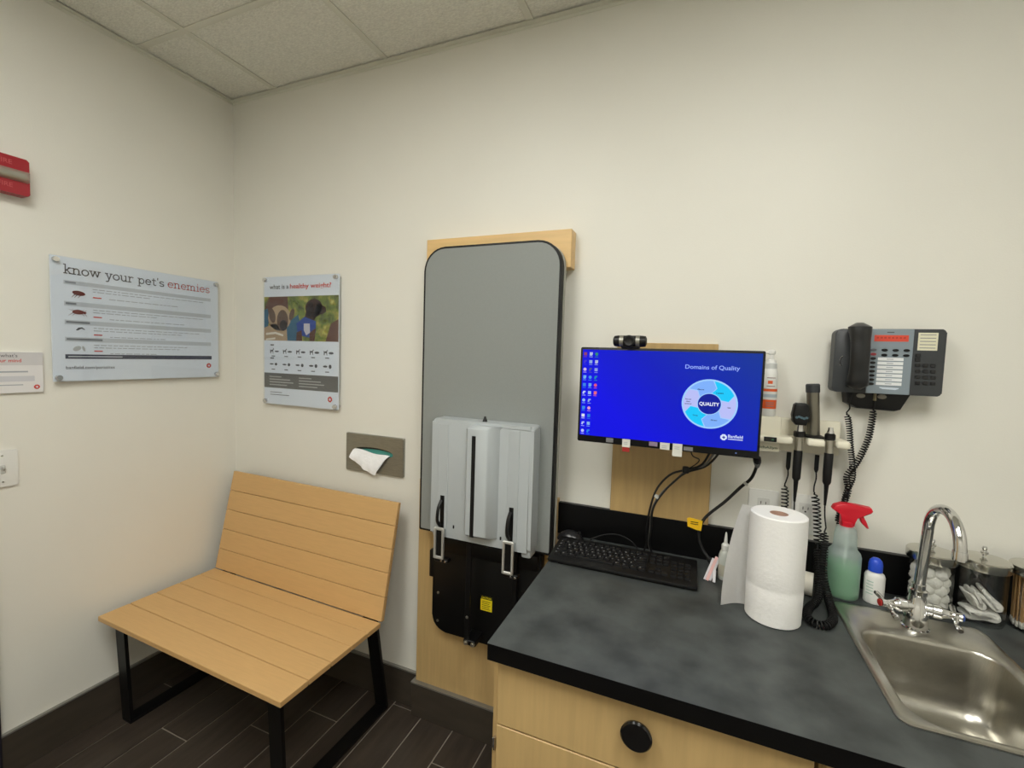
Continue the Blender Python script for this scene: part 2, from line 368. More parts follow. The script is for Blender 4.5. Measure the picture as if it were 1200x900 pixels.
# dark door casing on the left wall at the picture's edge
bm = B(); box(bm, 0, .02, -.93, -.846, 0, 2.12, .002, 1); box(bm, 0, .02, -1.87, -.93, 2.03, 2.12, .002, 1); box(bm, 0, .02, -1.95, -1.87, 0, 2.12, .002, 1)
struct('trim_3', bm, mat('dark_door_casing', (34, 30, 40), .5))
d = struct('door_1', box(B(), .0, .012, -1.87, -.93, .005, 2.03, .001, 1), M_MAPLE)
bm = tube(B(), smooth([(.012, -1.8, .98), (.05, -1.8, .98), (.06, -1.79, .98), (.06, -1.69, .98)], 4), .009); lathe(bm, [(.026, 0), (.026, .008), (.012, .012)], (.012, -1.8, .98), M=along((1, 0, 0)))
ob('door_handle', bm, M_CHROME, d)
# ================================================================== WALL THINGS, LEFT WALL
# fire alarm strobe
t = thing('fire_alarm_strobe', 'red fire alarm strobe with clear lens, high on left wall', 'fire alarm', (0, -.797, 1.957))
ob('body', prism(B(), rrect(-.858, -.739, 1.957, 2.074, .006), 'yz', 0, .042, .004), M_RED, t)
bm = B(); LY0, LY1 = -.853, -.742
strip(bm, [[Vector((x, y, z)) for y, z in rrect(LY0+i, LY1-i, 2.002+j, 2.030-j, .003, 3)] for x, i, j in ((.043, 0, -.004), (.052, 0, -.002), (.062, .006, .004), (.066, .014, .009))])
bmesh.ops.contextual_create(bm, geom=[e for e in bm.edges if e.is_boundary and abs(e.verts[0].co.x-.066) < 1e-4])
ob('strobe_lens', bm, clear_mat('strobe_lens_clear', (.9, .92, .88), gloss=.2, opaque=.35, orgb=(215, 214, 200)), t)
ob('reflector', box(B(), .0425, .050, -.845, -.748, 2.005, 2.027, .002, 1), M_CHROME, t)
f = on_left(.0425)
for z in (2.047, 1.975):
    bm = B(); text(bm, f, 'FIRE', -.797, z, .014, 1, align='CENTER', bold=.01); ob('lettering', bm, mat('faded_pink_lettering', (190, 84, 86), .6), t, 0)
# small acrylic sign
t = thing('wall_sign', 'small clear acrylic sign with grey header, cut off at left edge', 'sign', (0, -.79, 1.309))
ob('panel', prism(B(), rrect(-.92, -.708, 1.309, 1.446, .002, 2), 'yz', 0, .009, .001, 1), mat('sign_paper', (226, 224, 224), .5), t)
f = on_left(.0092)
bm = B(); rect(bm, f, -.92, -.7085, 1.402, 1.4455, 1); ob('header_band', bm, mat('sign_grey', (204, 202, 203), .6), t, 0)
bm = B(); text(bm, f, "what's", -.7715, 1.429, .0115, 2, align='RIGHT'); ob('grey_lettering', bm, M_INK, t, 0)
bm = B(); text(bm, f, 'on your mind', -.763, 1.4125, .0115, 2, align='RIGHT', bold=.01); ob('red_lettering', bm, M_REDINK, t, 0)
bm = B(); rect(bm, f, -.9, -.747, 1.378, 1.383, 1); rect(bm, f, -.9, -.76, 1.335, 1.338, 1); ob('print_line', bm, M_INKL, t, 0)
bm = B(); rect(bm, f, -.9, -.731, 1.348, 1.366, 1); ob('print_block', bm, mat('sign_grey2', (203, 203, 208), .6), t, 0)
def logo(f, u, v, r, t, k=1, m=None, m2=None):
    bm = B()
    poly = []
    for i in range(4):
        a = math.pi/2*i
        for du, dv in ((.95, -.42), (.95, .42), (.62, .62)): poly.append((u + r*(du*math.cos(a)-dv*math.sin(a)), v + r*(du*math.sin(a)+dv*math.cos(a))))
    flat(bm, f, poly, k); e = ob('emblem', bm, m or M_REDINK, t, 0)
    bm = B(); rect(bm, f, u-r*.45, u+r*.45, v-r*.14, v+r*.14, k+1); rect(bm, f, u-r*.14, u+r*.14, v-r*.45, v+r*.45, k+1.2)
    flat(bm, f, [(u+r*.1, v-r*.45), (u+r*.45, v-r*.1), (u+r*.35, v), (u, v-r*.35)], k+1.4)
    ob('emblem_cross', bm, m2 or M_POSTER, e, 0)
logo(f, -.726, 1.328, .008, t)
# light switch
t = thing('light_switch', 'white light switch plate with toggle at left edge of wall', 'light switch', (0, -.815, 1.0))
ob('plate', prism(B(), rrect(-.853, -.778, 1.0, 1.121, .004), 'yz', 0, .007, .003), M_WHITE, t)
ob('toggle', merge(box(B(), .007, .009, -.821, -.809, 1.045, 1.073, .001, 1), box(bmesh.new(), .008, .018, -.819, -.811, 1.060, 1.070, .002, 1)), mat('switch_toggle', (196, 196, 190), .4), t)
for z in (1.104, 1.017): ob('screw', lathe(B(), [(.003, 0), (.002, .0012)], (.007, -.815, z), 10, along((1, 0, 0))), M_STEEL, t)
# standoff helper
def standoffs(t, pts, normal, d0, d1):
    for p in pts:
        bm = lathe(B(), [(.0075, 0), (.0075, d0)], p, 14, along(normal)); lathe(bm, [(.0095, d0+.0062), (.0095, d1-.002), (.0085, d1)], p, 16, along(normal))
        ob('standoff', bm, M_CHROME, t)
# poster: enemies
t = thing('poster', 'wide white acrylic poster headed know your pet\'s enemies', 'poster', (0, -.391, 1.344))
ob('sheet', box(B(), .0150, .0200, -.687, -.096, 1.344, 1.785, .0008, 1), M_POSTER, t)
ob('acrylic_cover', box(B(), .0222, .0252, -.688, -.095, 1.343, 1.786, .0008, 1), M_ACRYL, t)
standoffs(t, [(0, y, z) for y in (-.674, -.109) for z in (1.358, 1.771)], (1, 0, 0), .0150, .0335)
f = on_left(.0203)
bm = B(); slab(bm, f, "know your pet's", -.651, -.325, 1.7275, .0215); ob('heading', bm, M_INK, t, 0)
bm = B(); slab(bm, f, 'enemies', -.313, -.134, 1.7285, .0215, wt=.14); ob('heading', bm, M_REDINK, t, 0, label='red heading word')
bands = [(1.690, 1.704), (1.614, 1.630), (1.548, 1.564), (1.487, 1.503)]
for a, b in bands:
    bm = B(); rect(bm, f, -.652, -.131, a, b, 1); ob('row_band', bm, M_BAND, t, 0)
for (a, b), wd in zip(bands, (.03, .03, .068, .105)):
    bm = B(); rect(bm, f, -.648, -.648+wd, a+.005, b-.004, 2); ob('row_caption', bm, M_INKM, t, 0)
bm = B(); rect(bm, f, -.653, -.129, 1.425, 1.441, 1); ob('dark_bar', bm, M_SLATE, t, 0)
bm = B(); rect(bm, f, -.645, -.48, 1.431, 1.435, 2); ob('bar_caption', bm, M_BAND, t, 0)
bm = B(); text(bm, f, 'banfield.com/parasites', -.652, 1.388, .0115, 1, width=.146, bold=.008); ob('web_address', bm, M_INK, t, 0)
bm = B(); rd = random.Random(3)
for zt, n1 in ((1.684, .385), (1.608, .40), (1.541, .385), (1.478, .335)):
    for kk, (dz, wd) in enumerate(((0, n1), (-.0095, rd.uniform(.13, .3)), (-.031, rd.uniform(.14, .43)))):
        y = -.569 + (.05 if kk == 2 else 0)
        while y < -.569 + wd:
            e = rd.uniform(.008, .026); rect(bm, f, y, min(y+e, -.14), zt+dz-.0036, zt+dz-.0008, 1); y += e+.004
ob('body_print', bm, M_INKL, t, 0)['kind'] = 'stuff'
for zt in (1.652, 1.580, 1.514, 1.454):
    bm = B(); rect(bm, f, -.569, -.543, zt-.002, zt+.002, 1.5); ob('red_print', bm, M_REDINK, t, 0)
M_BUG = mat('bug_brown', (112, 52, 44), .7); M_BUG2 = mat('bug_grey', (88, 88, 92), .7)
for (u, v), kind in zip(((-.610, 1.662), (-.613, 1.594), (-.609, 1.534), (-.614, 1.462)), (0, 1, 2, 3)):
    bm = B()
    if kind == 0:
        flat(bm, f, ell(u, v, .019, .0085, rot=-.12), 1)
        for q in (-.012, -.004, .006): flat(bm, f, [(u+q, v-.004), (u+q+.003, v-.004), (u+q-.008, v-.017), (u+q-.0095, v-.017)], 1)
    elif kind == 1:
        flat(bm, f, ell(u, v, .017, .0085), 1); flat(bm, f, ell(u+.018, v-.001, .006, .004), 1)
        for q, e in ((-.013, -.014), (-.005, -.012), (.006, .012), (.013, .013)):
            flat(bm, f, [(u+q, v), (u+q+.003, v), (u+q+e, v-.014), (u+q+e-.001, v-.014)], 1.1); flat(bm, f, [(u+q, v), (u+q+.003, v), (u+q+e, v+.009), (u+q+e-.001, v+.009)], 1.1)
    elif kind == 2: flat(bm, f, [(u-.013, v-.006), (u-.005, v+.004), (u+.006, v+.006), (u+.015, v-.002), (u+.012, v-.003), (u+.004, v+.001), (u-.006, v-.006)], 1)
    else:
        flat(bm, f, ell(u-.005, v, .013, .008, rot=.5), 1); flat(bm, f, ell(u+.014, v, .004, .01, rot=.3), 1)
    ob('pest_picture', bm, [M_BUG, M_BUG, M_BUG2, mat('pest_pale', (178, 180, 180), .7)][kind], t, 0)
logo(f, -.142, 1.397, .011, t)
# ================================================================== WALL THINGS, BACK WALL
t = thing('poster', 'tall white acrylic poster headed what is a healthy weight, with dog photograph', 'poster', (.449, 0, 1.226))
ob('sheet', box(B(), .227, .673, -.0200, -.0150, 1.227, 1.812, .0008, 1), M_POSTER, t)
ob('acrylic_cover', box(B(), .225, .675, -.0252, -.0222, 1.226, 1.813, .0008, 1), M_ACRYL, t)
standoffs(t, [(x, 0, z) for x in (.24, .66) for z in (1.241, 1.798)], (0, -1, 0), .0150, .0335)
f = on_back(-.0203)
bm = B(); text(bm, f, 'what is a', .263, 1.757, .021, 1, width=.118, bold=.012); ob('heading', bm, M_INK, t, 0)
bm = B(); text(bm, f, 'healthy weight?', .389, 1.757, .021, 1, width=.241, bold=.018); ob('heading', bm, M_REDINK, t, 0, label='red heading words')
bm = B(); rect(bm, f, .2275, .6725, 1.522, 1.722, 1); ph = ob('photograph', bm, foliage_print_mat(), t, 0)
def patch(name, polys, rgb, k):
    for q in polys:
        bm = B(); flat(bm, f, q, k); ob(name, bm, mat('print_%d_%d_%d' % rgb, rgb, .7, spec=.2), ph, 0)
patch('dark_backdrop', [[(.2275, 1.66), (.26, 1.722), (.375, 1.722), (.38, 1.66), (.34, 1.60), (.2275, 1.60)], [(.63, 1.60), (.6725, 1.62), (.6725, 1.522), (.60, 1.522)]], (104, 76, 66), 1.5)
patch('blue_backdrop', [[(.2275, 1.66), (.25, 1.67), (.262, 1.62), (.245, 1.56), (.2275, 1.55)], [(.37, 1.60), (.44, 1.64), (.46, 1.58), (.45, 1.522), (.37, 1.522)]], (64, 104, 128), 1.8)
patch('tan_dog', [ell(.325, 1.625, .072, .058), [(.2275, 1.58), (.29, 1.60), (.37, 1.58), (.375, 1.522), (.2275, 1.522)]], (176, 152, 124), 2)
patch('tan_dog_face', [ell(.345, 1.614, .035, .048), ell(.280, 1.636, .02, .034, rot=.3), ell(.402, 1.64, .014, .028, rot=-.4)], (104, 84, 70), 3)
patch('tan_dog_muzzle', [ell(.352, 1.592, .024, .024)], (50, 42, 40), 4)
patch('tan_dog_harness', [[(.24, 1.556), (.30, 1.562), (.35, 1.55), (.35, 1.541), (.30, 1.552), (.24, 1.546)], [(.24, 1.530), (.3, 1.536), (.3, 1.528), (.24, 1.522)]], (222, 214, 200), 4)
patch('brown_dog', [ell(.533, 1.668, .05, .040), [(.55, 1.69), (.60, 1.672), (.604, 1.652), (.58, 1.64), (.53, 1.64)], [(.49, 1.66), (.56, 1.645), (.53, 1.61), (.47, 1.60)]], (70, 50, 42), 3)
patch('brown_dog_ear', [ell(.510, 1.662, .02, .034, rot=-.3)], (46, 34, 32), 4)
patch('blue_harness', [[(.43, 1.60), (.48, 1.63), (.545, 1.61), (.545, 1.56), (.52, 1.535), (.44, 1.55)]], (54, 78, 150), 4)
patch('brown_dog_legs', [[(.432, 1.56), (.462, 1.57), (.466, 1.522), (.43, 1.522)], [(.51, 1.56), (.545, 1.58), (.538, 1.522), (.508, 1.522)]], (96, 66, 52), 4.5)
patch('brown_dog_chest', [[(.475, 1.60), (.51, 1.60), (.512, 1.56), (.49, 1.548), (.475, 1.57)]], (188, 186, 196), 5)
bm = B()
for row, zr in ((0, 1.474), (1, 1.413)):
    for i in range(5):
        u = .283 + i*.081; s = 1 + .13*i
        if row == 0:
            flat(bm, f, [(u-.016, zr-.012), (u-.012, zr-.012), (u-.010, zr-.002), (u-.002, zr-.002), (u, zr-.012), (u+.003, zr-.012), (u+.002, zr+.004*s), (u+.008, zr+.009), (u+.003, zr+.012), (u-.002, zr+.004*s), (u-.012, zr+.003*s), (u-.017, zr+.008)], 1)
            flat(bm, f, ell(u+.025, zr-.002, .014, .0035*s), 1)
        else:
            flat(bm, f, ell(u-.008, zr, .013, .003*s), 1); flat(bm, f, ell(u+.02, zr, .008, .006*s), 1)
        rect(bm, f, u-.008, u+.014, zr-.026, zr-.022, 1)
    rect(bm, f, .267, .290, zr+.025, zr+.030, 1)
ob('weight_icons', bm, M_INK, t, 0)['kind'] = 'stuff'
bm = B(); rect(bm, f, .2275, .6725, 1.303, 1.372, 1); gb = ob('grey_panel', bm, mat('poster_dark_grey', (104, 103, 100), .7), t, 0)
bm = B()
for u, n in ((.262, 4), (.445, 4)):
    for q in range(n): rect(bm, f, u, u + (.075 if q == 0 else .11 + .04*((q*7) % 3)/2), 1.353-q*.0125, 1.3575-q*.0125, 2)
ob('panel_print', bm, mat('panel_print', (176, 176, 172), .7), gb, 0)
bm = B(); rect(bm, f, .266, .34, 1.281, 1.2845, 1); rect(bm, f, .266, .385, 1.270, 1.2735, 1); ob('foot_print', bm, M_INKM, t, 0)
logo(f, .627, 1.270, .013, t)
# tissue dispenser recessed in the wall
t = thing('tissue_dispenser', 'brushed steel wall tissue dispenser plate above bench back', 'tissue dispenser', (.86, 0, .97))
bm = B(); slot = [(.855 + .105*math.cos(a), 1.058 + .022*math.sin(a)) for a in (math.pi*(1 + 2*(i+.5)/28) for i in range(28))]
op = rrect(.711, 1.010, .970, 1.132, .004); 
strip(bm, [[Vector((u, y, v)) for u, v in q] for q, y in ((op, 0), (op, -.010), (rrect(.713, 1.008, .972, 1.130, .004), -.0125), (slot, -.0125), (slot, -.002))])
ob('plate', bm, M_STEELX, t, 0)
ob('slot_back', box(B(), .74, .97, -.0016, -.0006, 1.03, 1.085), mat('slot_dark', (60, 62, 58), .8), t)
bm = B(); flat(bm, on_back(-.0024), ell(.862, 1.055, .098, .016)); ob('film', bm, mat('teal_film', (70, 150, 142), .35), t, 0)
bm = B(); G = []
for i in range(15):
    s = i/14; row = []
    for j in range(17):
        q = j/16
        topu = .752 + q*.190; zt = 1.066 - .016*q + .003*math.sin(q*8)
        if q < .72: a = q/.72; botu = .745 + a*.130; zb = 1.030 - .068*a**.8
        else: a = (q-.72)/.28; botu = .875 + a*.052; zb = .962 + a*.074
        uu = topu + (botu-topu)*s; zz = zt + (zb-zt)*s - .006*math.sin(math.pi*q)*math.sin(math.pi*s)
        yy = -.0085 - .016*math.sin(min(1, s*1.3)*1.6) - .0045*math.sin(q*15 + s*1.5)*s - .002*math.sin(q*31 - s*5)*s
        row.append(Vector((uu, yy, zz)))
    G.append(row)
strip(bm, G, False); tag(ob('tissue', bm, mat('tissue_paper', (244, 244, 246), .9, spec=.1, bump=.2, bscale=80), smooth_deg=80), 'crumpled white tissue hanging out of the steel dispenser', 'tissue')
# maple boards
tag(ob('header_board', box(B(), 1.132, 1.697, -.055, 0, 1.787, 1.914, .0015, 1), M_MAPLEX), 'short maple board on wall above the grey folding table', 'board')
tag(ob('backing_board', box(B(), 1.103, 1.676, -.03, 0, .144, .985, .0015, 1), M_MAPLE), 'maple backing board behind black base of folding table', 'board')
tag(ob('monitor_board', box(B(), 1.857, 2.163, -.02, 0, .9745, 1.541, .0015, 1), maple('maple_monitor_board', (190, 160, 108), 'z')), 'maple mounting board on the wall behind the monitor', 'board')
# ================================================================== FOLDING EXAM TABLE
t = thing('folding_exam_table', 'wall-mounted folding exam table, grey top folded upright above black steel base', 'exam table', (1.415, -.03, .40))
TX0, TX1, TZ0, TZ1 = 1.153, 1.680, .812, 1.872
ob('tabletop_edging', prism(B(), rrect(TX0, TX1, TZ0, TZ1, (.004, .004, .085, .085), 8), 'xz', -.074, -.101, .002), M_RUBBER, t)
ob('tabletop', prism(B(), rrect(TX0+.0075, TX1-.0075, TZ0+.0075, TZ1-.0075, (.003, .003, .078, .078), 8), 'xz', -.076, -.1022, .0005, 1), M_GREY, t)
ob('tabletop_backing', prism(B(), rrect(TX0+.004, TX1+.004, TZ0+.004, TZ1-.004, (.003, .003, .08, .08), 8), 'xz', -.062, -.0735), mat('backing_pale', (170, 168, 158), .6), t)
ob('wall_frame', box(B(), 1.25, 1.60, -.062, -.03, .78, 1.25), M_BLACKSTEEL, t); ob('wall_stop', box(B(), 1.20, 1.63, -.0618, -.0552, 1.80, 1.83), M_BLACKSTEEL, t)
# pale plastic housing with raised centre
bm = prism(B(), rrect(1.243, 1.628, .832, 1.256, .012), 'xz', -.1025, -.166, .014, 3)
box(bm, 1.270, 1.311, -.168, -.15, .86, 1.238, .0015, 1); box(bm, 1.539, 1.579, -.168, -.15, .86, 1.24, .0015, 1)
box(bm, 1.592, 1.627, -.160, -.104, .812, .86, .008, 2)
hs = ob('housing', bm, M_ABS, t)
bm = B()
lo = [(1.372, -.163), (1.396, -.200), (1.484, -.200), (1.512, -.163)]
strip(bm, [[Vector((x if k not in (0, 1) else x + (.012 if k == 0 else .0), y + (.012 if k in (0, 3) and y < -.18 else 0), z)) for x, y in ((1.385, -.15), (1.394, -.192), (1.402, -.200), (1.470, -.200), (1.480, -.194), (1.508, -.165), (1.512, -.15))] for k, z in ((0, 1.247), (1, 1.236), (2, .872), (3, .862))])
for zz in (1.247, .862):
    ed = [e for e in bm.edges if e.is_boundary and abs(e.verts[0].co.z-zz) < 1e-4 and abs(e.verts[1].co.z-zz) < 1e-4]; bmesh.ops.contextual_create(bm, geom=ed)
bmesh.ops.recalc_face_normals(bm, faces=bm.faces[:]); ob('housing_rib', bm, M_ABS, hs, 40)
ob('slot', box(B(), 1.4195, 1.4335, -.2012, -.195, .866, 1.213), M_BPLAS, hs)
ob('slot', box(B(), 1.2835, 1.2995, -.1690, -.160, .80, .982), M_BPLAS, hs); ob('slot', box(B(), 1.549, 1.565, -.1690, -.160, .80, .980), M_BPLAS, hs)
for x, z in ((1.338, .876), (1.520, .868)): ob('rivet', box(B(), x-.003, x+.003, -.1675, -.165, z-.007, z+.005, .001, 1), M_BPLAS, hs)
ob('top_pin', lathe(B(), [(.009, 0), (.006, .008), (.005, .010), (.003, .018), (0, .019)], (1.437, -.14, 1.2555), 14), M_BPLAS, t)
for x in (1.2895, 1.5555):
    dx = x
    l = ob('latch', tube(B(), smooth([(dx, -.172, .965), (dx-.001, -.19, .94), (dx-.002, -.193, .90), (dx, -.178, .875)], 6), .006, 8), M_BPLAS, t)
    bm = B()
    for s in (-.016, .016): box(bm, dx+s-.0038, dx+s+.0038, -.187, -.178, .758, .868, .001, 1)
    box(bm, dx-.019, dx+.019, -.186, -.177, .860, .870, .002, 1); box(bm, dx-.019, dx+.019, -.186, -.177, .756, .766, .002, 1)
    ob('latch_bail', bm, mat('latch_bright', (205, 205, 200), .3, metal=.55), l); ob('latch_plate', box(B(), dx-.013, dx+.013, -.180, -.168, .762, .862, .001, 1), M_BLACKSTEEL, l)
    ob('latch_foot', box(B(), dx-.018, dx+.036, -.181, -.158, .744, .757, .002, 1), M_BLACKSTEEL, l)
    for q in (.012, .028): ob('latch_screw', lathe(B(), [(.004, 0), (.004, .003), (0, .004)], (dx+q, -.181, .7505), 10, along((0, -1, 0))), M_CHROME, l)
# black steel base
bm = prism(B(), rrect(1.196, 1.636, .408, .792, (.06, .06, .008, .008)), 'xz', -.0305, -.066, .003)
box(bm, 1.205, 1.628, -.082, -.06, .735, .79, .006, 2)
bs = ob('base_plate', bm, M_BLACKSTEEL, t)
ob('side_tab', box(B(), 1.178, 1.197, -.066, -.031, .615, .722, .004, 2), M_BLACKSTEEL, bs)
ob('strap', box(B(), 1.375, 1.395, -.135, -.128, .44, .868, .001, 1), M_BLACKSTEEL, t)
ob('strap', box(B(), 1.538, 1.556, -.095, -.085, .56, .80, .001, 1), M_BLACKSTEEL, t)
ob('strap_bracket', box(B(), 1.372, 1.422, -.137, -.066, .436, .456, .003, 1), M_BLACKSTEEL, t)
for x in (1.385, 1.413): ob('bolt', lathe(B(), [(.008, 0), (.008, .006), (.004, .008), (.004, .012), (0, .013)], (x, -.137, .447), 12, along((0, -1, 0))), M_STEEL, t)
for x, z in ((1.222, .56), (1.222, .448), (1.385, .54)): ob('bolt', lathe(B(), [(.005, 0), (.005, .003), (0, .005)], (x, -.066 if x < 1.3 else -.135, z), 10, along((0, -1, 0))), M_STEEL, t)
bm = B(); f = on_back(-.0664); rect(bm, f, 1.405, 1.452, .537, .593, 0); lb = ob('caution_label', bm, mat('label_yellow', (238, 216, 28), .5), t, 0)
bm = B(); rect(bm, f, 1.405, 1.452, .581, .593, 1); 
for q in range(5): rect(bm, f, 1.411, 1.445 - .004*(q % 2), .571-q*.007, .573-q*.007, 1)
ob('label_print', bm, M_BPLAS, lb, 0)
bm = B(); text(bm, f, 'CAUTION', 1.4285, .5838, .0065, 2, align='CENTER', bold=.02); ob('label_heading', bm, mat('label_yellow', (238, 216, 28), .5), lb, 0)
# ================================================================== BENCH
t = thing('bench', 'tan slatted bench with black steel sled legs in the corner', 'bench', (.545, -.385, 0), rotz=-.024, local=True)
SW = .487
ys = [-.222, -.118, -.0255, .066, .152, .222]
for a, b in zip(ys, ys[1:]):
    o = ob('seat_board', box(B(), -SW, SW, a+.0013, b-.0013, .431, .450, .0016, 1), M_BENCH, t)
bvec = Vector((0, .094, .440)); bl = bvec.length; bvec.normalize(); nrm = Vector((0, -bvec.z, bvec.y)); base = Vector((0, .2225, .4505))
for k in range(5):
    bm = box(B(), -SW, SW, 0, .018, k*bl/5+.0009, (k+1)*bl/5-.0009, .0014, 1)
    for v in bm.verts: v.co = base + Vector((v.co.x, 0, 0)) - nrm*v.co.y + bvec*v.co.z
    ob('back_board', bm, M_BENCH, t)
for s in (-1, 1):
    x0, x1 = (-.468, -.412) if s < 0 else (.376, .432)          # flat steel bar bent into a sled: both legs lean the same way
    ob('leg', prism(B(), [(-.160, .0105), (-.148, .0105), (-.166, .431), (-.178, .431)], 'yz', x0, x1), M_BLACKSTEEL, t)
    ob('leg', prism(B(), [(.330, .0105), (.342, .0105), (.268, .431), (.256, .431)], 'yz', x0, x1), M_BLACKSTEEL, t)
    ob('floor_rail', box(B(), x0, x1, -.160, .342, .0, .0103, .001, 1), M_BLACKSTEEL, t)
    bm = box(B(), x0, x1, .019, .036, .0, bl-.02)
    for v in bm.verts: v.co = base + Vector((v.co.x, 0, 0)) - nrm*v.co.y + bvec*v.co.z
    ob('back_support', bm, M_BLACKSTEEL, t)
    ob('seat_rail', box(B(), x0, x1, -.163, .2555, .421, .4308), M_BLACKSTEEL, t)
# ================================================================== CABINETS AND COUNTER
CX0, CY0 = 1.715, -.681
HX0, HX1, HY0, HY1 = 2.478, 2.758, -.566, -.150
bm = B()
o_ = rrect(CX0, RX, CY0, 0, .003, 3); h_ = rrect(HX0, HX1, HY0, HY1, .03, 3)
V = strip(bm, [[Vector((u, v, z)) for u, v in q] for q, z in ((h_, CZ-.037), (h_, CZ), (o_, CZ), )])
bmesh.ops.recalc_face_normals(bm, faces=bm.faces[:])
ct = ob('countertop', bm, M_COUNTER, smooth_deg=25)
tag(ct, 'long dark grey laminate countertop with black front edge', 'countertop')
bm = B(); strip(bm, [[Vector((u, v, z)) for u, v in q] for q, z in ((o_, CZ-.0003), (o_, CZ-.037), (h_, CZ-.037))]); ob('edge_band', bm, M_BLACKLAM, ct, 25)
tag(ob('backsplash', box(B(), 1.677, RX, -.019, 0, CZ, .9735, .0015, 1), M_BLACKLAM), 'low black backsplash along the wall behind the counter', 'backsplash')
def cabinet(label, x0, x1, drawers):
    t = thing('base_cabinet', label, 'cabinet', ((x0+x1)/2, -.33, 0), 'maple base cabinets')
    z1 = CZ-.0375; bm = B()
    box(bm, x0, x0+.018, -.640, -.001, .10, z1); box(bm, x1-.018, x1, -.640, -.001, .10, z1); box(bm, x0+.018, x1-.018, -.640, -.001, .10, .118); box(bm, x0+.018, x1-.018, -.012, -.001, .118, z1)
    ob('body', bm, M_MAPLE, t); ob('toe_kick', box(B(), x0, x1, -.58, -.56, 0, .0995), M_BASE, t)
    for a, b, c, d, px in drawers:
        dr = ob('drawer_front', box(B(), a, b, -.660, -.641, c, d, .0015, 1), M_MAPLE, t)
        if px is not None:
            bm = lathe(B(), [(.010, 0), (.010, .012), (.024, .014), (.029, .019), (.030, .024), (.027, .027), (.021, .0265), (.010, .0245), (0, .024)], (px[0], -.660, px[1]), 32, along((0, -1, 0)))
            ob('pull', bm, mat('gloss_black', (14, 14, 15), .12), dr)
    return t
cb = cabinet('maple drawer cabinet under the counter by the folding table, round black pull', 1.717, 2.331,
    [(1.734, 2.326, .6695, .822, (2.034, .766)), (1.734, 2.326, .40, .6665, (2.034, .54)), (1.734, 2.326, .12, .397, (2.034, .27))])
bm = lathe(B(), [(.0035, 0), (.0035, .03)], (1.7245, -.645, .592), 10); box(bm, 1.718, 1.731, -.645, -.641, .594, .618, .001, 1); ob('hinge', bm, M_CHROME, cb)
cabinet('maple cabinet under the sink', 2.337, 3.10, [(2.342, 2.716, .12, .822, (2.66, .75)), (2.721, 3.095, .12, .822, (2.78, .75))])
cabinet('maple cabinet at the right end of the counter', 3.104, 3.495, [(3.109, 3.49, .12, .822, (3.15, .75))])
# ================================================================== SINK AND FAUCET
t = thing('sink', 'rectangular stainless steel drop-in sink in the countertop', 'sink', (2.617, -.357, CZ))
OX0, OX1, OY0, OY1 = 2.466, 2.768, -.577, -.138
IX0, IX1, IY0, IY1 = 2.492, 2.746, -.556, -.252
def ring(a, b, c, d, r, z): return [Vector((u, v, z)) for u, v in rrect(a, b, c, d, r, 7)]
zz = CZ
bm = B()
R_ = [ring(OX0, OX1, OY0, OY1, .022, zz+.0004), ring(OX0, OX1, OY0, OY1, .022, zz+.003), ring(OX0+.004, OX1-.004, OY0+.004, OY1-.004, .020, zz+.0055),
      ring(OX0+.012, OX1-.012, OY0+.012, OY1-.012, .018, zz+.0045), ring(OX0+.016, OX1-.016, OY0+.016, OY1-.016, .018, zz+.0025), ring(IX0-.004, IX1+.004, IY0-.004, IY1+.004, .052, zz+.0028), ring(IX0, IX1, IY0, IY1, .05, zz)]
for dz, ins, rr in ((-.006, .002, .05), (-.10, .008, .046), (-.130, .013, .044), (-.148, .028, .036), (-.155, .05, .03)):
    R_.append(ring(IX0+ins, IX1-ins, IY0+ins, IY1-ins, rr, zz+dz))
V = strip(bm, R_)
c = Vector((2.619, -.404, zz-.158)); dr = [Vector((c.x+.045*math.cos(a), c.y+.045*math.sin(a), c.z)) for a in (math.pi*(1.25-0/2) + 2*math.pi*(i+.5)/32 - math.pi*.25*0 for i in range(32))]
n = len(V[-1]); vd = [bm.verts.new(dr[i % 32]) for i in range(n)]
for k in range(n): bm.faces.new((V[-1][k], V[-1][(k+1) % n], vd[(k+1) % n], vd[k]))
bm.faces.new(vd); bmesh.ops.recalc_face_normals(bm, faces=bm.faces[:])
ob('basin', bm, M_STEEL, t, 50)
ob('drain', lathe(B(), [(.042, .001), (.042, .003), (.034, .0035), (.030, 0.001), (0, .0008)], c, 28), M_CHROME, t)
t = thing('faucet', 'chrome gooseneck faucet with two lever handles behind the sink', 'faucet', (2.62, -.197, CZ+.0028))
fx, fy = 2.622, -.197; z0 = CZ+.0028
ob('body', lathe(B(), [(.027, 0), (.027, .003), (.0235, .005), (.023, .050), (.018, .058), (.016, .082), (.018, .084), (.018, .094), (.0135, .097), (.0135, .108)], (fx, fy, z0), 32), M_CHROME, t)
pts = [(fx+.001, fy, z0+.105), (fx+.005, fy, 1.05), (fx+.008, fy, 1.108)]
cy = fy-.069
for k in range(1, 15):
    a = math.radians(k*180/14); pts.append((fx+.008+.001*k/14, cy+.069*math.cos(a), 1.108+.066*math.sin(a)))
pts.append((fx+.009, cy-.069, 1.104))
ob('spout', tube(B(), pts, .0110, 20), M_CHROME, t)
ob('aerator', lathe(B(), [(.0125, 0), (.0125, .018), (.0118, .02)], (fx+.009, cy-.069, 1.090), 20), M_CHROME, t)
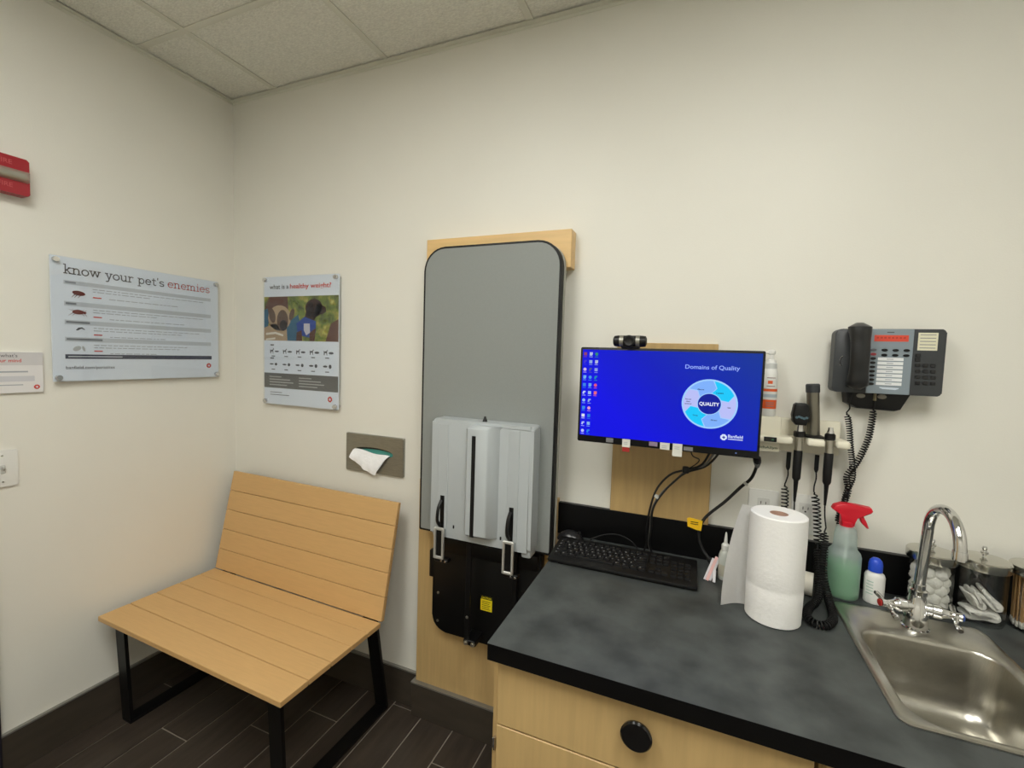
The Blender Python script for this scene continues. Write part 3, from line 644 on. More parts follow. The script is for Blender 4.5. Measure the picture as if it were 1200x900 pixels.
for s, nm in ((-1, 'hot'), (1, 'cold')):
    ax = Vector((s, -.25, .02)).normalized(); p0 = Vector((fx, fy, z0+.052))
    hd = ob('handle', lathe(B(), [(.014, 0), (.014, .026), (.016, .028), (.016, .042), (.012, .046), (.009, .056), (.008, .066), (.0095, .070), (.0095, .078), (0, .079)], p0, 22, along(ax)), M_CHROME, t)
    ob('button', lathe(B(), [(.0082, .0792), (.0082, .0815), (.005, .0825), (0, .083)], p0, 18, along(ax)), mat('hot_red', (170, 40, 36), .4) if s < 0 else mat('cold_blue', (40, 70, 150), .4), hd)
    q = p0 + ax*.066; side = Vector((.25*s, 1, 0)).normalized()
    ob('lever', tube(B(), smooth([q - side*.004, q - side*.022 + Vector((0, 0, -.010)), q - side*.045 + Vector((s*.004, 0, -.014))], 5), [.0055 + .001*math.sin(i) for i in range(11)], 10), M_CHROME, hd)
    ob('lever', tube(B(), smooth([q + side*.004, q + side*.026 + Vector((0, 0, .004)), q + side*.040 + Vector((0, 0, .006))], 5), .005, 10), M_CHROME, hd)
# ================================================================== MONITOR
t = thing('monitor', 'black wall-mounted computer monitor showing a blue desktop', 'monitor', (2.024, -.02, 1.233))
MX0, MX1, MZ0, MZ1 = 1.779, 2.269, 1.234, 1.5185
ob('case', prism(B(), rrect(MX0, MX1, MZ0, MZ1, .004), 'xz', -.165, -.199, .0015), M_BPLAS, t)
ob('rear_bulge', prism(B(), rrect(1.87, 2.18, 1.27, 1.46, .02), 'xz', -.135, -.1652), M_BPLAS, t)
bm = box(B(), 1.96, 2.06, -.024, -.0202, 1.31, 1.42, .002, 1); box(bm, 1.985, 2.035, -.135, -.024, 1.34, 1.39, .004, 1); ob('wall_bracket', bm, M_BPLAS, t)
bm = B(); f = on_back(-.1994); rect(bm, f, MX0+.006, MX1-.006, 1.2535, MZ1-.007, 0); scr = ob('screen', bm, screen_mat(), t, 0)
def em(name, rgb, s=1.0):
    m = mat(name, rgb, .5, emit=s); m.node_tree.nodes['Principled BSDF'].inputs['Base Color'].default_value = (.004, .004, .006, 1); m.node_tree.nodes['Principled BSDF'].inputs['Specular IOR Level'].default_value = .12; return m
M_SW = em('screen_white', (214, 226, 250)); M_SC = em('screen_cyan', (24, 200, 250)); M_SL = em('screen_lightblue', (126, 176, 250)); M_SP = em('screen_lilac', (184, 190, 246)); M_SN = em('screen_navy', (8, 28, 150)); M_SI = em('screen_ink', (30, 36, 90))
bm = B(); text(bm, f, 'Domains of Quality', 2.143, 1.4655, .0115, 2, width=.136, align='CENTER', bold=.012); ob('screen_title', bm, em('screen_title', (150, 176, 250)), scr, 0)
wc = (2.141, 1.371); RW = .0705
bm = B(); flat(bm, f, ell(*wc, RW, RW*.96, 48), 1); ob('wheel_ring', bm, em('screen_ring', (160, 206, 255)), scr, 0)
def pol(r, a): return (wc[0] + r*math.cos(math.radians(a)), wc[1] + .96*r*math.sin(math.radians(a)))
r1, r2, rm = .031, .066, .048
for k, mm in enumerate((M_SC, M_SL, M_SP, M_SC, M_SL, M_SP)):
    a0 = 24 + k*60; a1 = a0 + 57      # chevron-ended ring segments
    q = [pol(r2, a0 + (a1-a0)*i/8) for i in range(9)] + [pol(rm, a1-13)] + [pol(r1, a1 - (a1-a0)*i/8) for i in range(9)] + [pol(rm, a0-13)]
    bm = B(); flat(bm, f, q, 2); ob('wheel_segment', bm, mm, scr, 0)
for (u, v), s in zip(((2.166, 1.4005), (2.118, 1.408), (2.087, 1.3795), (2.1075, 1.336), (2.155, 1.326), (2.1905, 1.3625)), ('Equitable', 'Effective', 'Pet and|client|centered', 'Timely', 'Efficient', 'Safe')):
    bm = B()
    for i, ln in enumerate(s.split('|')): text(bm, f, ln, u, v-i*.0062, .0036, 3, align='CENTER', bold=.02)
    ob('wheel_label', bm, M_SI, scr, 0)
bm = B(); flat(bm, f, ell(*wc, .029, .028, 32), 3); ob('wheel_hub', bm, M_SN, scr, 0)
bm = B(); text(bm, f, 'QUALITY', wc[0], wc[1]-.0045, .0095, 4, width=.050, align='CENTER', bold=.02); ob('wheel_title', bm, em('screen_pure', (240, 245, 255)), scr, 0)
bm = B(); text(bm, f, 'Banfield', 2.192, 1.2835, .0085, 2, width=.036, bold=.015); rect(bm, f, 2.192, 2.228, 1.2785, 1.2805, 2); ob('screen_name', bm, M_SW, scr, 0)
logo(f, 2.1815, 1.2835, .0085, scr, 2, M_SW, M_SN)
ICON = [[(150, 70, 110), (70, 60, 220), (220, 200, 240), (120, 190, 250), (60, 140, 240), (200, 215, 250), (150, 200, 250), (60, 150, 240), (235, 240, 250), (190, 205, 250), (200, 210, 250)],
        [(190, 205, 245), (150, 180, 240), (80, 90, 150), (70, 160, 240), (110, 180, 250), (170, 200, 250), (150, 180, 240), (240, 170, 210), (40, 130, 240), (140, 190, 250), (40, 140, 240)],
        [(50, 150, 120), (190, 200, 235), (150, 170, 240), (30, 150, 180), (240, 90, 130), (245, 110, 130)]]
for ci, colr in enumerate(ICON):
    for ri, cc in enumerate(colr):
        u = 1.7935 + ci*.0168; v = 1.4985 - ri*.0232; bm = B()
        sh = (ci*5+ri*3) % 4
        if sh == 0: rect(bm, f, u-.0046, u+.0046, v-.0046, v+.0046, 1)
        elif sh == 1: flat(bm, f, [(u-.004, v-.005), (u+.003, v-.005), (u+.005, v-.001), (u+.005, v+.005), (u-.004, v+.005)], 1)
        elif sh == 2: flat(bm, f, ell(u, v, .0048, .0048, 12), 1)
        else: flat(bm, f, [(u-.005, v-.004), (u, v-.005), (u+.001, v), (u+.005, v+.001), (u+.004, v+.005), (u-.003, v+.004)], 1)
        rect(bm, f, u-.0048, u+.0048, v-.0092, v-.0078, 1); ob('desktop_icon', bm, em('icon_%d_%d_%d' % cc, cc, .85), scr, 0)
bm = B(); rect(bm, f, 2.212, 2.2155, 1.2425, 1.2445, 1); ob('power_light', bm, em('power_light', (140, 170, 255)), t, 0)
SG = mat('sticker_grey', (120, 120, 122), .6); SWt = mat('sticker_white', (214, 214, 206), .7); SR = mat('sticker_red', (160, 40, 34), .6); SLc = mat('sticker_lilac', (140, 124, 148), .6)
f = on_back(-.1996)
for u0, u1, z0_, z1_, mm, lb in ((1.866, 1.887, 1.2385, 1.251, SG, 'grey sticker'), (1.9135, 1.936, 1.229, 1.2525, SWt, 'white sticker with red tag'), (1.989, 2.012, 1.240, 1.252, SLc, 'lilac sticker'), (2.019, 2.045, 1.2335, 1.253, SWt, 'white sticker'), (2.053, 2.0785, 1.2175, 1.2535, SWt, 'tall white sticker'), (2.082, 2.106, 1.237, 1.2475, SG, 'grey sticker')):
    st = ob('sticker', box(B(), u0, u1, -.2008, -.1996, z0_, z1_), mm, t, label=lb)
    if 'red' in lb: ob('sticker_end', box(B(), u0+.001, u1-.001, -.2007, -.1996, 1.2155, 1.2288), SR, st)
    if mm is SWt:
        bm = B()
        for q in range(2): rect(bm, on_back(-.2009), u0+.005, u1-.007, z1_-.010-q*.005, z1_-.0085-q*.005, 1)
        ob('sticker_print', bm, M_INKL, st, 0)
# webcam
t = thing('webcam', 'black webcam with silver cheeks clipped on top of the monitor', 'webcam', (1.921, -.19, MZ1))
ob('body', lathe(B(), [(.010, 0), (.015, .003), (.0165, .012), (.0165, .082), (.015, .091), (.010, .094)], (1.874, -.195, 1.5385), 20, along((1, 0, 0))), M_BPLAS, t)
for a in (1.8925, 1.9385): ob('cheek', lathe(B(), [(.0172, 0), (.0172, .011)], (a, -.195, 1.5385), 20, along((1, 0, 0)), caps=False), M_STEELX, t)
ob('lens_housing', lathe(B(), [(.0165, 0), (.0165, .010), (.013, .012), (.008, .0105), (0, .010)], (1.921, -.2085, 1.5385), 22, along((0, -1, 0))), M_BPLAS, t)
ob('clip', merge(box(B(), 1.897, 1.948, -.206, -.168, 1.5187, 1.525, .002, 1), box(bmesh.new(), 1.905, 1.938, -.1645, -.160, 1.49, 1.525, .001, 1)), M_BPLAS, t)
# monitor cables
t = thing('cable_bundle', 'bundle of thin black and grey cables hanging from the monitor', 'cable', (1.99, -.10, CZ))
M_CAB = mat('cable_black', (18, 18, 19), .5); M_CABG = mat('cable_grey', (120, 118, 114), .5)
for k, (dx, dy, mm) in enumerate(((-.004, 0, M_CAB), (.003, .006, M_CABG), (.005, -.004, M_CAB))):
    sp = (.012, -.008, .0)[k]
    P_ = [(2.165+.015*k, -.155+dy, 1.268), (2.135+.008*k, -.12, 1.188), (2.091+dx*.5, -.10+dy, 1.160-.003*k), (2.055+dx*2, -.10+dy, 1.128+sp), (2.02+dx*2.2, -.10+dy, 1.085+sp*.6), (1.998+dx, -.10+dy, 1.03), (1.991+dx*1.4, -.085+dy, .96), (1.989+dx, -.06+dy*.5, .90), (1.989+dx*3, -.050+dy, CZ+.004)]
    ob('cable', tube(B(), smooth(P_, 6), .0032, 8), mm, t)
ob('cable', tube(B(), smooth([(2.095, -.155, 1.262), (2.105, -.14, 1.215), (2.125, -.11, 1.198), (2.118, -.103, 1.182), (2.095, -.10, 1.163)], 5), .0018, 6), M_CAB, t)
ob('cable_clamp', box(B(), 2.080, 2.100, -.110, -.090, 1.150, 1.170, .005, 2), M_BPLAS, t)
ob('cable_tie', lathe(B(), [(.008, -.004), (.009, -.003), (.009, .003), (.008, .004)], (2.012, -.100, 1.066), 12, along((-.5, 0, -.9))), mat('clear_tie', (190, 190, 184), .4), t)
t = thing('power_cable', 'thick black power cable with yellow tag below the monitor', 'cable', (2.2, -.08, CZ))
P_ = [(2.268, -.178, 1.224), (2.276, -.11, 1.198), (2.268, -.07, 1.150), (2.243, -.055, 1.116), (2.205, -.05, 1.066), (2.152, -.05, 1.006), (2.137, -.055, .955), (2.150, -.06, .912), (2.172, -.073, .889), (2.180, -.078, .882)]
ob('cable', tube(B(), smooth(P_, 8), .0045, 10), M_CAB, t)
ob('plug', tube(B(), [(2.266, -.182, 1.2332), (2.268, -.178, 1.224), (2.277, -.11, 1.196)], [.010, .010, .006], 10), M_BPLAS, t)
ob('plug', tube(B(), [(2.165, -.070, .893), (2.178, -.077, .882), (2.196, -.086, .877)], [.007, .011, .011], 10), M_BPLAS, t)
ob('cable_tie', lathe(B(), [(.006, -.004), (.0075, -.003), (.0075, .003), (.006, .004)], (2.256, -.062, 1.131), 12, along((.5, 0, .7))), mat('clear_tie', (190, 190, 184), .4), t)
bm = prism(B(), [(2.101, 1.000), (2.108, 1.004), (2.146, .9985), (2.143, .967), (2.130, .968), (2.104, .975)], 'xz', -.0595, -.0585); tg_ = ob('tag', bm, mat('tag_yellow', (240, 190, 20), .5), t)
bm = B(); 
for q in range(2): rect(bm, on_back(-.0596), 2.112, 2.134, .990-q*.006, .9925-q*.006, 1)
ob('tag_print', bm, M_BPLAS, tg_, 0)
# ================================================================== KEYBOARD AND MOUSE
KW, KD = .425, .158
t = thing('keyboard', 'black full-size computer keyboard on the counter below the monitor', 'keyboard', (1.925, -.172, CZ+.0005), rotz=.012, local=True)
bm = B(); box(bm, -KW/2, KW/2, -KD/2, KD/2, .003, .014, .004, 2)
for v in bm.verts: v.co.z += (v.co.y+KD/2)*.075
ob('case', bm, M_BPLAS, t)
for a in (-.17, .17): ob('foot', box(B(), a-.02, a+.02, KD/2-.02, KD/2-.008, 0, .0155, .001, 1), M_RUBBER, t)
ob('foot', box(B(), -.18, .18, -KD/2+.006, -KD/2+.016, 0, .0035), M_RUBBER, t)
kp = .0183; km = {}
def key(cx, cy, w_):
    wr = round(w_, 4)
    zb = .0142 + (cy+KD/2)*.075
    if wr not in km:
        bm = B(); strip(bm, [[Vector((u, v, z)) for u, v in rrect(-wr/2+i, wr/2-i, -.0078+i, .0078-i, .0015, 2)] for z, i in ((0, 0), (.0045, .0009), (.0052, .0018))])
        bmesh.ops.contextual_create(bm, geom=[e for e in bm.edges if e.is_boundary and e.verts[0].co.z > .005]); bmesh.ops.recalc_face_normals(bm, faces=bm.faces[:])
        k_ = ob('key', bm, M_KEY, t, 40, origin=(0, 0, 0)); km[wr] = k_
    else: k_ = inst(km[wr], (0, 0, 0), 'key', t)
    k_.location = (cx, cy, zb); k_.rotation_euler = (.075, 0, 0)
rows = [(.052, [1]+[0]+[1]*4+[-.5]+[1]*4+[-.5]+[1]*4), (.029, [1]*13+[2]), (.0107, [1.5]+[1]*12+[1.5]), (-.0076, [1.75]+[1]*11+[2.25]), (-.0259, [2.25]+[1]*10+[2.75]), (-.0442, [1.25]*3+[6.25]+[1.25]*4)]
for yy, ws in rows:
    x = -KW/2 + .012
    for q in ws:
        if q <= 0: x += kp*(abs(q) if q else 1); continue
        key(x + q*kp/2, yy, q*kp-.0022); x += q*kp
for cx, rws in ((-KW/2+.012+15.3*kp, (.052, .029, .0107, -.0442)), ):
    for yy in rws:
        for q in range(3): key(cx + (q+.5)*kp, yy, kp-.0022)
    key(cx+1.5*kp, -.0259, kp-.0022)
cx = -KW/2 + .012 + 18.6*kp
for yy in (.029, .0107, -.0076, -.0259, -.0442):
    for q in range(3): key(cx + (q+.5)*kp, yy, kp-.0022)
bm = B(); rdk = random.Random(5)
for yy, ws in rows[1:]:
    x = -KW/2 + .012
    for q in ws:
        if q < 3:
            zb = .0199 + (yy+KD/2)*.075; u = x + .0045
            a = [bm.verts.new((u+dx_, yy+dy_, zb+dy_*.075)) for dx_, dy_ in ((0, 0), (.003, 0), (.003, .0045), (0, .0045))]; bm.faces.new(a)
        x += q*kp
ob('key_legends', bm, mat('legend_grey', (150, 150, 152), .6), t, 0)
bm = tube(B(), smooth([(-.11, KD/2-.004, .02), (-.115, KD/2+.020, .021), (-.075, KD/2+.036, .038), (-.03, KD/2+.038, .045), (.01, KD/2+.036, .034), (.03, KD/2+.034, .016), (.045, KD/2+.028, .004)], 6), .0022, 6); ob('cable', bm, M_CAB, t)
t = thing('mouse', 'black computer mouse behind left end of the keyboard', 'mouse', (1.737, -.058, CZ))
bm = B(); bmesh.ops.create_uvsphere(bm, u_segments=24, v_segments=14, radius=1)
for v in bm.verts:
    x, y, z = v.co; v.co = Vector((1.737 + x*.048*(1 - .08*y), -.0585 + y*.030, CZ + .0005 + max(0, z)*.034*(1-.25*(x+.2)**2)))
ob('shell', bm, mat('mouse_plastic', (30, 30, 32), .28), t, 60)
ob('wheel', lathe(B(), [(.006, -.003), (.007, -.002), (.007, .002), (.006, .003)], (1.765, -.058, CZ+.0275), 14, along((0, 1, 0))), M_RUBBER, t)
# ================================================================== INSTRUMENT RAIL
t = thing('instrument_rail', 'cream wall-mounted instrument charging rail right of the monitor', 'instrument holder', (2.36, 0, 1.232))
ob('back_plate', box(B(), 2.20, 2.488, -.022, 0, 1.232, 1.328, .003, 2), M_CREAM, t)
ob('control_box', box(B(), 2.19, 2.337, -.062, -.022, 1.232, 1.334, .004, 2), M_CREAM, t)
bm = box(B(), 2.20, 2.376-.0125, -.092, -.022, 1.262, 1.283, .007, 3)
for a, b in ((2.3975, 2.440), (2.465, 2.497)): box(bm, a, b, -.092, -.022, 1.262, 1.283, .007, 3)
box(bm, 2.36, 2.47, -.05, -.0225, 1.2645, 1.2805); ob('cradle', bm, M_CREAM, t)
ob('switch', box(B(), 2.291, 2.323, -.0935, -.088, 1.2665, 1.2795, .001, 1), M_BPLAS, t)
bm = B(); rect(bm, on_back(-.0936), 2.310, 2.316, 1.271, 1.275, 1); ob('switch_light', bm, mat('dull_green', (60, 110, 80), .4), t, 0)
bm = B(); text(bm, on_back(-.0622), 'WelchAllyn', 2.262, 1.2415, .0075, 1, width=.068, bold=.012); ob('lettering', bm, mat('rail_lettering', (84, 112, 92), .6), t, 0)
def coil_cord(t, path, R, pitch, wr, m=M_RUBBER, lead=None, tail=None, more=None):
    pts = ([*smooth(lead, 5)] if lead else []) + coil(path, R, pitch) + (coil(more[0], R, more[1]) if more else []) + ([*smooth(tail, 5)] if tail else [])
    ob('coiled_cord', tube(B(), pts, wr, 6), m, t, 60)
# ophthalmoscope
t = thing('ophthalmoscope', 'black-headed ophthalmoscope hanging in the left cradle slot of the rail', 'ophthalmoscope', (2.379, -.075, .95))
ix, iy = 2.380, -.072
bm = prism(B(), [(2.361, 1.327), (2.368, 1.318), (2.392, 1.318), (2.399, 1.330), (2.401, 1.345), (2.396, 1.374), (2.390, 1.379), (2.368, 1.379), (2.362, 1.374), (2.358, 1.345)], 'xz', iy+.014, iy-.016, .006, 3)
hd = ob('head', bm, M_BPLAS, t)
bm = B()
for q in range(5): lathe(bm, [(.0035, 0), (.0035, .002), (0, .0025)], (2.368 + q*.006, iy-.016, 1.340 + .002*math.sin(q*1.6)), 8, along((0, -1, 0)))
ob('dial', bm, mat('dial_blue', (78, 104, 116), .4), hd)
ob('neck', lathe(B(), [(.010, 1.300), (.0095, 1.306), (.009, 1.312), (.010, 1.320)], (ix, iy, 0), 20), M_CHROME, t)
ob('collar', lathe(B(), [(.0115, 1.284), (.0142, 1.286), (.0142, 1.298), (.012, 1.3005)], (ix, iy, 0), 20), M_BPLAS, t)
ob('shaft', lathe(B(), [(.0098, 1.246), (.0098, 1.286)], (ix, iy, 0), 20), M_STEEL, t)
ob('handle', lathe(B(), [(.0085, 1.163), (.0102, 1.167), (.0108, 1.19), (.0108, 1.244), (.0098, 1.2465)], (ix, iy, 0), 20), M_RUBBER, t)
ob('strain_relief', lathe(B(), [(.003, 1.100), (.0062, 1.160), (.0085, 1.1635)], (ix, iy, 0), 14), M_RUBBER, t)
ob('plug', lathe(B(), [(.003, 1.180), (.0058, 1.188), (.0058, 1.2315)], (2.365, -.034, 0), 14), M_RUBBER, t)
coil_cord(t, [(2.358, -.05, 1.137), (2.361, -.05, 1.07), (2.362, -.052, .98), (2.364, -.06, .895)], .0085, .0100, .0018, lead=[(2.365, -.034, 1.183), (2.366, -.036, 1.165), (2.361, -.045, 1.150), (2.357, -.050, 1.140)],
    tail=[(2.366, -.07, .882), (2.376, -.085, .90), (2.382, -.078, .98), (2.381, -.074, 1.05), (ix, iy, 1.10)])
# otoscope
t = thing('otoscope', 'slim otoscope with silver tip hanging in the right cradle slot of the rail', 'otoscope', (2.453, -.075, CZ))
ix = 2.4525
ob('tip', lathe(B(), [(.0085, 1.300), (.008, 1.306), (.0062, 1.311), (.006, 1.317), (0, 1.3175)], (ix, iy, 0), 18), M_CHROME, t)
ob('collar', lathe(B(), [(.010, 1.282), (.0128, 1.285), (.0128, 1.297), (.0095, 1.301)], (ix, iy, 0), 20), M_BPLAS, t)
ob('shaft', lathe(B(), [(.0095, 1.246), (.0095, 1.284)], (ix, iy, 0), 20), M_STEEL, t)
ob('handle', lathe(B(), [(.008, 1.160), (.010, 1.165), (.0108, 1.19), (.0108, 1.244), (.0096, 1.2465)], (ix, iy, 0), 20), M_RUBBER, t)
ob('strain_relief', lathe(B(), [(.003, 1.100), (.006, 1.157), (.008, 1.1605)], (ix, iy, 0), 14), M_RUBBER, t)
ob('plug', lathe(B(), [(.003, 1.182), (.0056, 1.190), (.0056, 1.2315)], (2.434, -.036, 0), 14), M_RUBBER, t)
CR = .0088; ZL = CZ + .0125
coil_cord(t, [(2.431, -.052, 1.125), (2.438, -.06, 1.07), (2.442, -.075, .985)], .0088, .0105, .0019, more=([(2.442, -.078, .978), (2.438, -.118, .935), (2.426, -.185, .888), (2.398, -.23, ZL), (2.385, -.27, ZL), (2.392, -.300, ZL), (2.413, -.305, ZL), (2.434, -.280, ZL), (2.447, -.235, ZL), (2.449, -.175, .890), (2.446, -.130, .930), (2.451, -.102, .985), (2.453, -.086, 1.03)], .0070),
    lead=[(2.434, -.036, 1.185), (2.435, -.038, 1.165), (2.430, -.046, 1.145), (2.429, -.051, 1.13)], tail=[(2.457, -.080, 1.04), (2.4535, -.075, 1.07), (ix, iy, 1.10)])
# specula dispenser
t = thing('specula_dispenser', 'steel tube specula dispenser with black cap and base on the rail', 'dispenser', (2.415, -.05, 1.2835))
ob('base', lathe(B(), [(.026, 0), (.026, .004), (.016, .008)], (2.4185, -.052, 1.2835), 24), M_BPLAS, t)
tl = along((-.075, 0, 1))
ob('tube', lathe(B(), [(.0155, .006), (.0155, .125)], (2.4185, -.052, 1.285), 24, tl), mat('tube_steel', (128, 124, 112), .32, metal=.8), t)
ob('cap', lathe(B(), [(.0168, .125), (.0172, .127), (.0172, .146), (.015, .149), (0, .1495)], (2.4185, -.052, 1.285), 24, tl), M_BPLAS2, t)
# sanitizer
t = thing('sanitizer_bottle', 'white foam pump bottle with orange label behind the monitor edge', 'bottle', (2.303, -.042, 1.3345))
sx, sy, sz = 2.303, -.042, 1.3345
ob('body', lathe(B(), [(.0185, 0), (.020, .003), (.020, .124), (.0175, .134), (.016, .137)], (sx, sy, sz), 28), M_WHITE, t)
ob('collar', lathe(B(), [(.0165, .137), (.0165, .152), (.014, .155)], (sx, sy, sz), 24), mat('collar_grey', (206, 208, 206), .4), t)
bm = lathe(B(), [(.014, .155), (.012, .162), (.007, .164), (.007, .178), (.010, .180), (.010, .188), (.006, .192), (0, .1925)], (sx, sy, sz), 20); box(bm, sx-.028, sx, sy-.006, sy+.006, sz+.180, sz+.187, .002, 1); ob('pump', bm, M_WHITE, t)
OR = mat('label_orange', (232, 96, 38), .5); OGR = mat('label_grey', (176, 190, 200), .5)
ob('label_band', lathe(B(), [(.0202, .022), (.0202, .048)], (sx, sy, sz), 28, caps=False), OR, t)
ob('label_band', lathe(B(), [(.0202, .072), (.0202, .0795)], (sx, sy, sz), 28, caps=False), OR, t)
ob('label_band', lathe(B(), [(.0202, .055), (.0202, .064)], (sx, sy, sz), 28, caps=False), OGR, t)
bm = B()
for a0, a1, za, zb in ((-.35, .25, .094, .103),):
    strip(bm, [[Vector((sx + .0203*math.sin(a), sy - .0203*math.cos(a), sz+z)) for a in (a0 + (a1-a0)*i/5 for i in range(6))] for z in (za, zb)], False)
ob('label_square', bm, OR, t, 0)
bm = B()
for z in (.110, .086, .039, .034, .028):
    strip(bm, [[Vector((sx + .0204*math.sin(a), sy - .0204*math.cos(a), sz+z+q)) for a in (-.5 + i*.16 for i in range(8))] for q in (0, .0022)], False)
ob('label_print', bm, mat('label_ink', (150, 120, 120), .6), t, 0)
# ================================================================== WALL PHONE
t = thing('wall_phone', 'black and grey office phone mounted on the wall right of the rail', 'phone', (2.565, 0, 1.37))
def tilt(bm, z0=1.415, k=.10):   # lower edge of the phone tilts towards the wall
    return bm
ob('wall_mount', prism(B(), [(2.487, 1.425), (2.492, 1.385), (2.515, 1.372), (2.598, 1.369), (2.612, 1.374), (2.635, 1.425)], 'xz', 0, -.045, .006, 2), M_BPLAS, t)
ob('body', prism(B(), rrect(2.447, 2.681, 1.416, 1.586, (.012, .008, .008, .016)), 'xz', -.035, -.074, .004, 2), M_BPLAS2, t)
bm = B(); ob('grey_panel', prism(B(), rrect(2.523, 2.615, 1.4165, 1.5855, .001, 1), 'xz', -.070, -.0765, .001, 1), mat('phone_grey', (134, 146, 154), .45), t)
f = on_back(-.0767)
bm = B(); rect(bm, f, 2.532, 2.604, 1.5535, 1.570, 1); dsp = ob('display', bm, mat('phone_display', (206, 74, 56), .3, emit=.12), t, 0)
bm = B(); rect(bm, f, 2.5585, 2.5735, 1.576, 1.5785, 1); ob('maker_mark', bm, M_INK, t, 0)
bm = B()
for q in range(8): rect(bm, f, 2.537 + q*.008, 2.542 + q*.008, 1.561, 1.565, 2)
ob('display_text', bm, mat('display_text', (176, 54, 42), .4), dsp, 0)
kb_ = None
def btn(u, v, m=None):
    global kb_
    if m is None and kb_ is not None:
        c = inst(kb_, (u - t.location.x, -.0764 - t.location.y, v - t.location.z), 'button', t); return
    b_ = ob('button', lathe(B(), [(.0068, 0), (.0066, .002), (.0055, .003), (0, .0032)], (0, 0, 0), 14, Matrix.Scale(.55, 4, (0, 0, 1)) @ along((0, -1, 0))), m or M_BPLAS, t, origin=(0, 0, 0))
    b_.location = Vector((u, -.0764, v)) - t.location
    if m is None: kb_ = b_
for q in range(9):
    btn(2.5325, 1.531 - q*.0112, {0: mat('btn_grey', (92, 94, 100), .5), 1: mat('btn_red', (150, 48, 56), .5)}.get(q))
for u in (2.556, 2.579, 2.602):
    for v in (1.531, 1.518): btn(u, v)
for q in range(7):
    bm = B(); rect(bm, f, 2.543, 2.597, 1.5035 - q*.0107, 1.5115 - q*.0107, 1); ls = ob('line_label', bm, mat('line_label_paper', (232, 234, 236), .6), t, 0)
    bm = B(); rect(bm, f, 2.562, 2.576, 1.5065-q*.0107, 1.5085-q*.0107, 2); ob('label_print', bm, M_INKL, ls, 0)
bm = B(); flat(bm, f, [(2.551, 1.432), (2.558, 1.429), (2.585, 1.428), (2.592, 1.431), (2.592, 1.4335), (2.551, 1.4345)], 1); ob('accent', bm, mat('accent_white', (206, 216, 228), .4), t, 0)
f2_ = on_back(-.0742)
bm = B(); rect(bm, f2_, 2.624, 2.664, 1.532, 1.577, 1); pl_ = ob('speed_dial_card', bm, mat('card_cream', (226, 222, 196), .6), t, 0)
bm = B()
for q in range(5): rect(bm, f2_, 2.628, 2.660, 1.5375+q*.0083, 1.5392+q*.0083, 2)
ob('card_print', bm, M_INKM, pl_, 0)
DK = ob('dial_key', box(B(), -.0055, .0055, -.003, 0, -.0042, .0042, .0012, 1), mat('dial_key', (30, 30, 32), .4), t, origin=(0, 0, 0)); DK.location = Vector((2.6265, -.0742, 1.519)) - t.location
for u, v in [(2.6265, 1.508)] + [(2.6275 + i*.0155 + j*.001, 1.494 - j*.0152) for i in range(3) for j in range(4)]:
    inst(DK, Vector((u, -.0742, v)) - t.location, 'dial_key', t)
# handset: curved bar with two bulbous ends lying on the left of the phone
bm = B(); rings = []
for k in range(17):
    s = k/16; z = 1.426 + s*.174; bul = max(0, 1-abs(s-.10)/.16)*.010 + max(0, 1-abs(s-.92)/.20)*.014
    yc = -.098 - .016*math.sin(math.pi*s) ; wdt = .0215 + bul*.35; dep = .014 + bul*.7
    cap = min(1, (s/.06)**.5 if s < .06 else 1, ((1-s)/.06)**.5 if s > .94 else 1); cap = max(.35, cap)
    cx = 2.4965 - .004*s
    rings.append([Vector((cx + wdt*cap*math.cos(a)*(abs(math.cos(a))**-.1 if abs(math.cos(a)) > .01 else 1), yc + dep*cap*math.sin(a), z)) for a in (2*math.pi*i/20 for i in range(20))])
V = strip(bm, rings); bm.faces.new(V[0][::-1]); bm.faces.new(V[-1]); bmesh.ops.recalc_face_normals(bm, faces=bm.faces[:])
hs = ob('handset', bm, mat('handset_black', (24, 25, 27), .3), t, 50)
for z in (1.442, 1.568): ob('handset_rest', box(B(), 2.478, 2.516, -.09, -.073, z-.012, z+.012, .003, 1), M_BPLAS, t)
bm = tube(B(), [Vector((2.467 + .006*math.cos(a), -.0752, 1.499 + .013*math.sin(a))) for a in (math.pi*(.5 + i/10) for i in range(11))], .0013, 6); ob('hook_ring', bm, M_CHROME, t)
for u in (2.521, 2.568): ob('foot_pad', lathe(B(), [(.010, 0), (.010, .003), (0, .0035)], (u, -.045, 1.407), 16, Matrix.Scale(.6, 4, (0, 0, 1)) @ along((0, -1, 0))), mat('pad_tan', (150, 146, 134), .6), t)
coil_cord(t, [(2.492, -.052, 1.355), (2.500, -.05, 1.32), (2.506, -.05, 1.27), (2.515, -.047, 1.21), (2.518, -.042, 1.175), (2.508, -.04, 1.135), (2.506, -.034, 1.09), (2.509, -.034, 1.03)], .0064, .0066, .0017, lead=[(2.500, -.06, 1.425), (2.493, -.062, 1.39), (2.495, -.06, 1.372), (2.490, -.055, 1.36)])
coil_cord(t, [(2.552, -.048, 1.372), (2.547, -.046, 1.30), (2.535, -.044, 1.25), (2.522, -.036, 1.21), (2.508, -.030, 1.178), (2.515, -.027, 1.14), (2.503, -.044, 1.105), (2.496, -.034, 1.05), (2.520, -.030, 1.04)], .0068, .0070, .0018, lead=[(2.552, -.048, 1.40), (2.552, -.048, 1.376)])
ob('jack', lathe(B(), [(.004, 0), (.003, .022)], (2.552, -.048, 1.396), 10), mat('jack_tan', (160, 150, 120), .5), t)
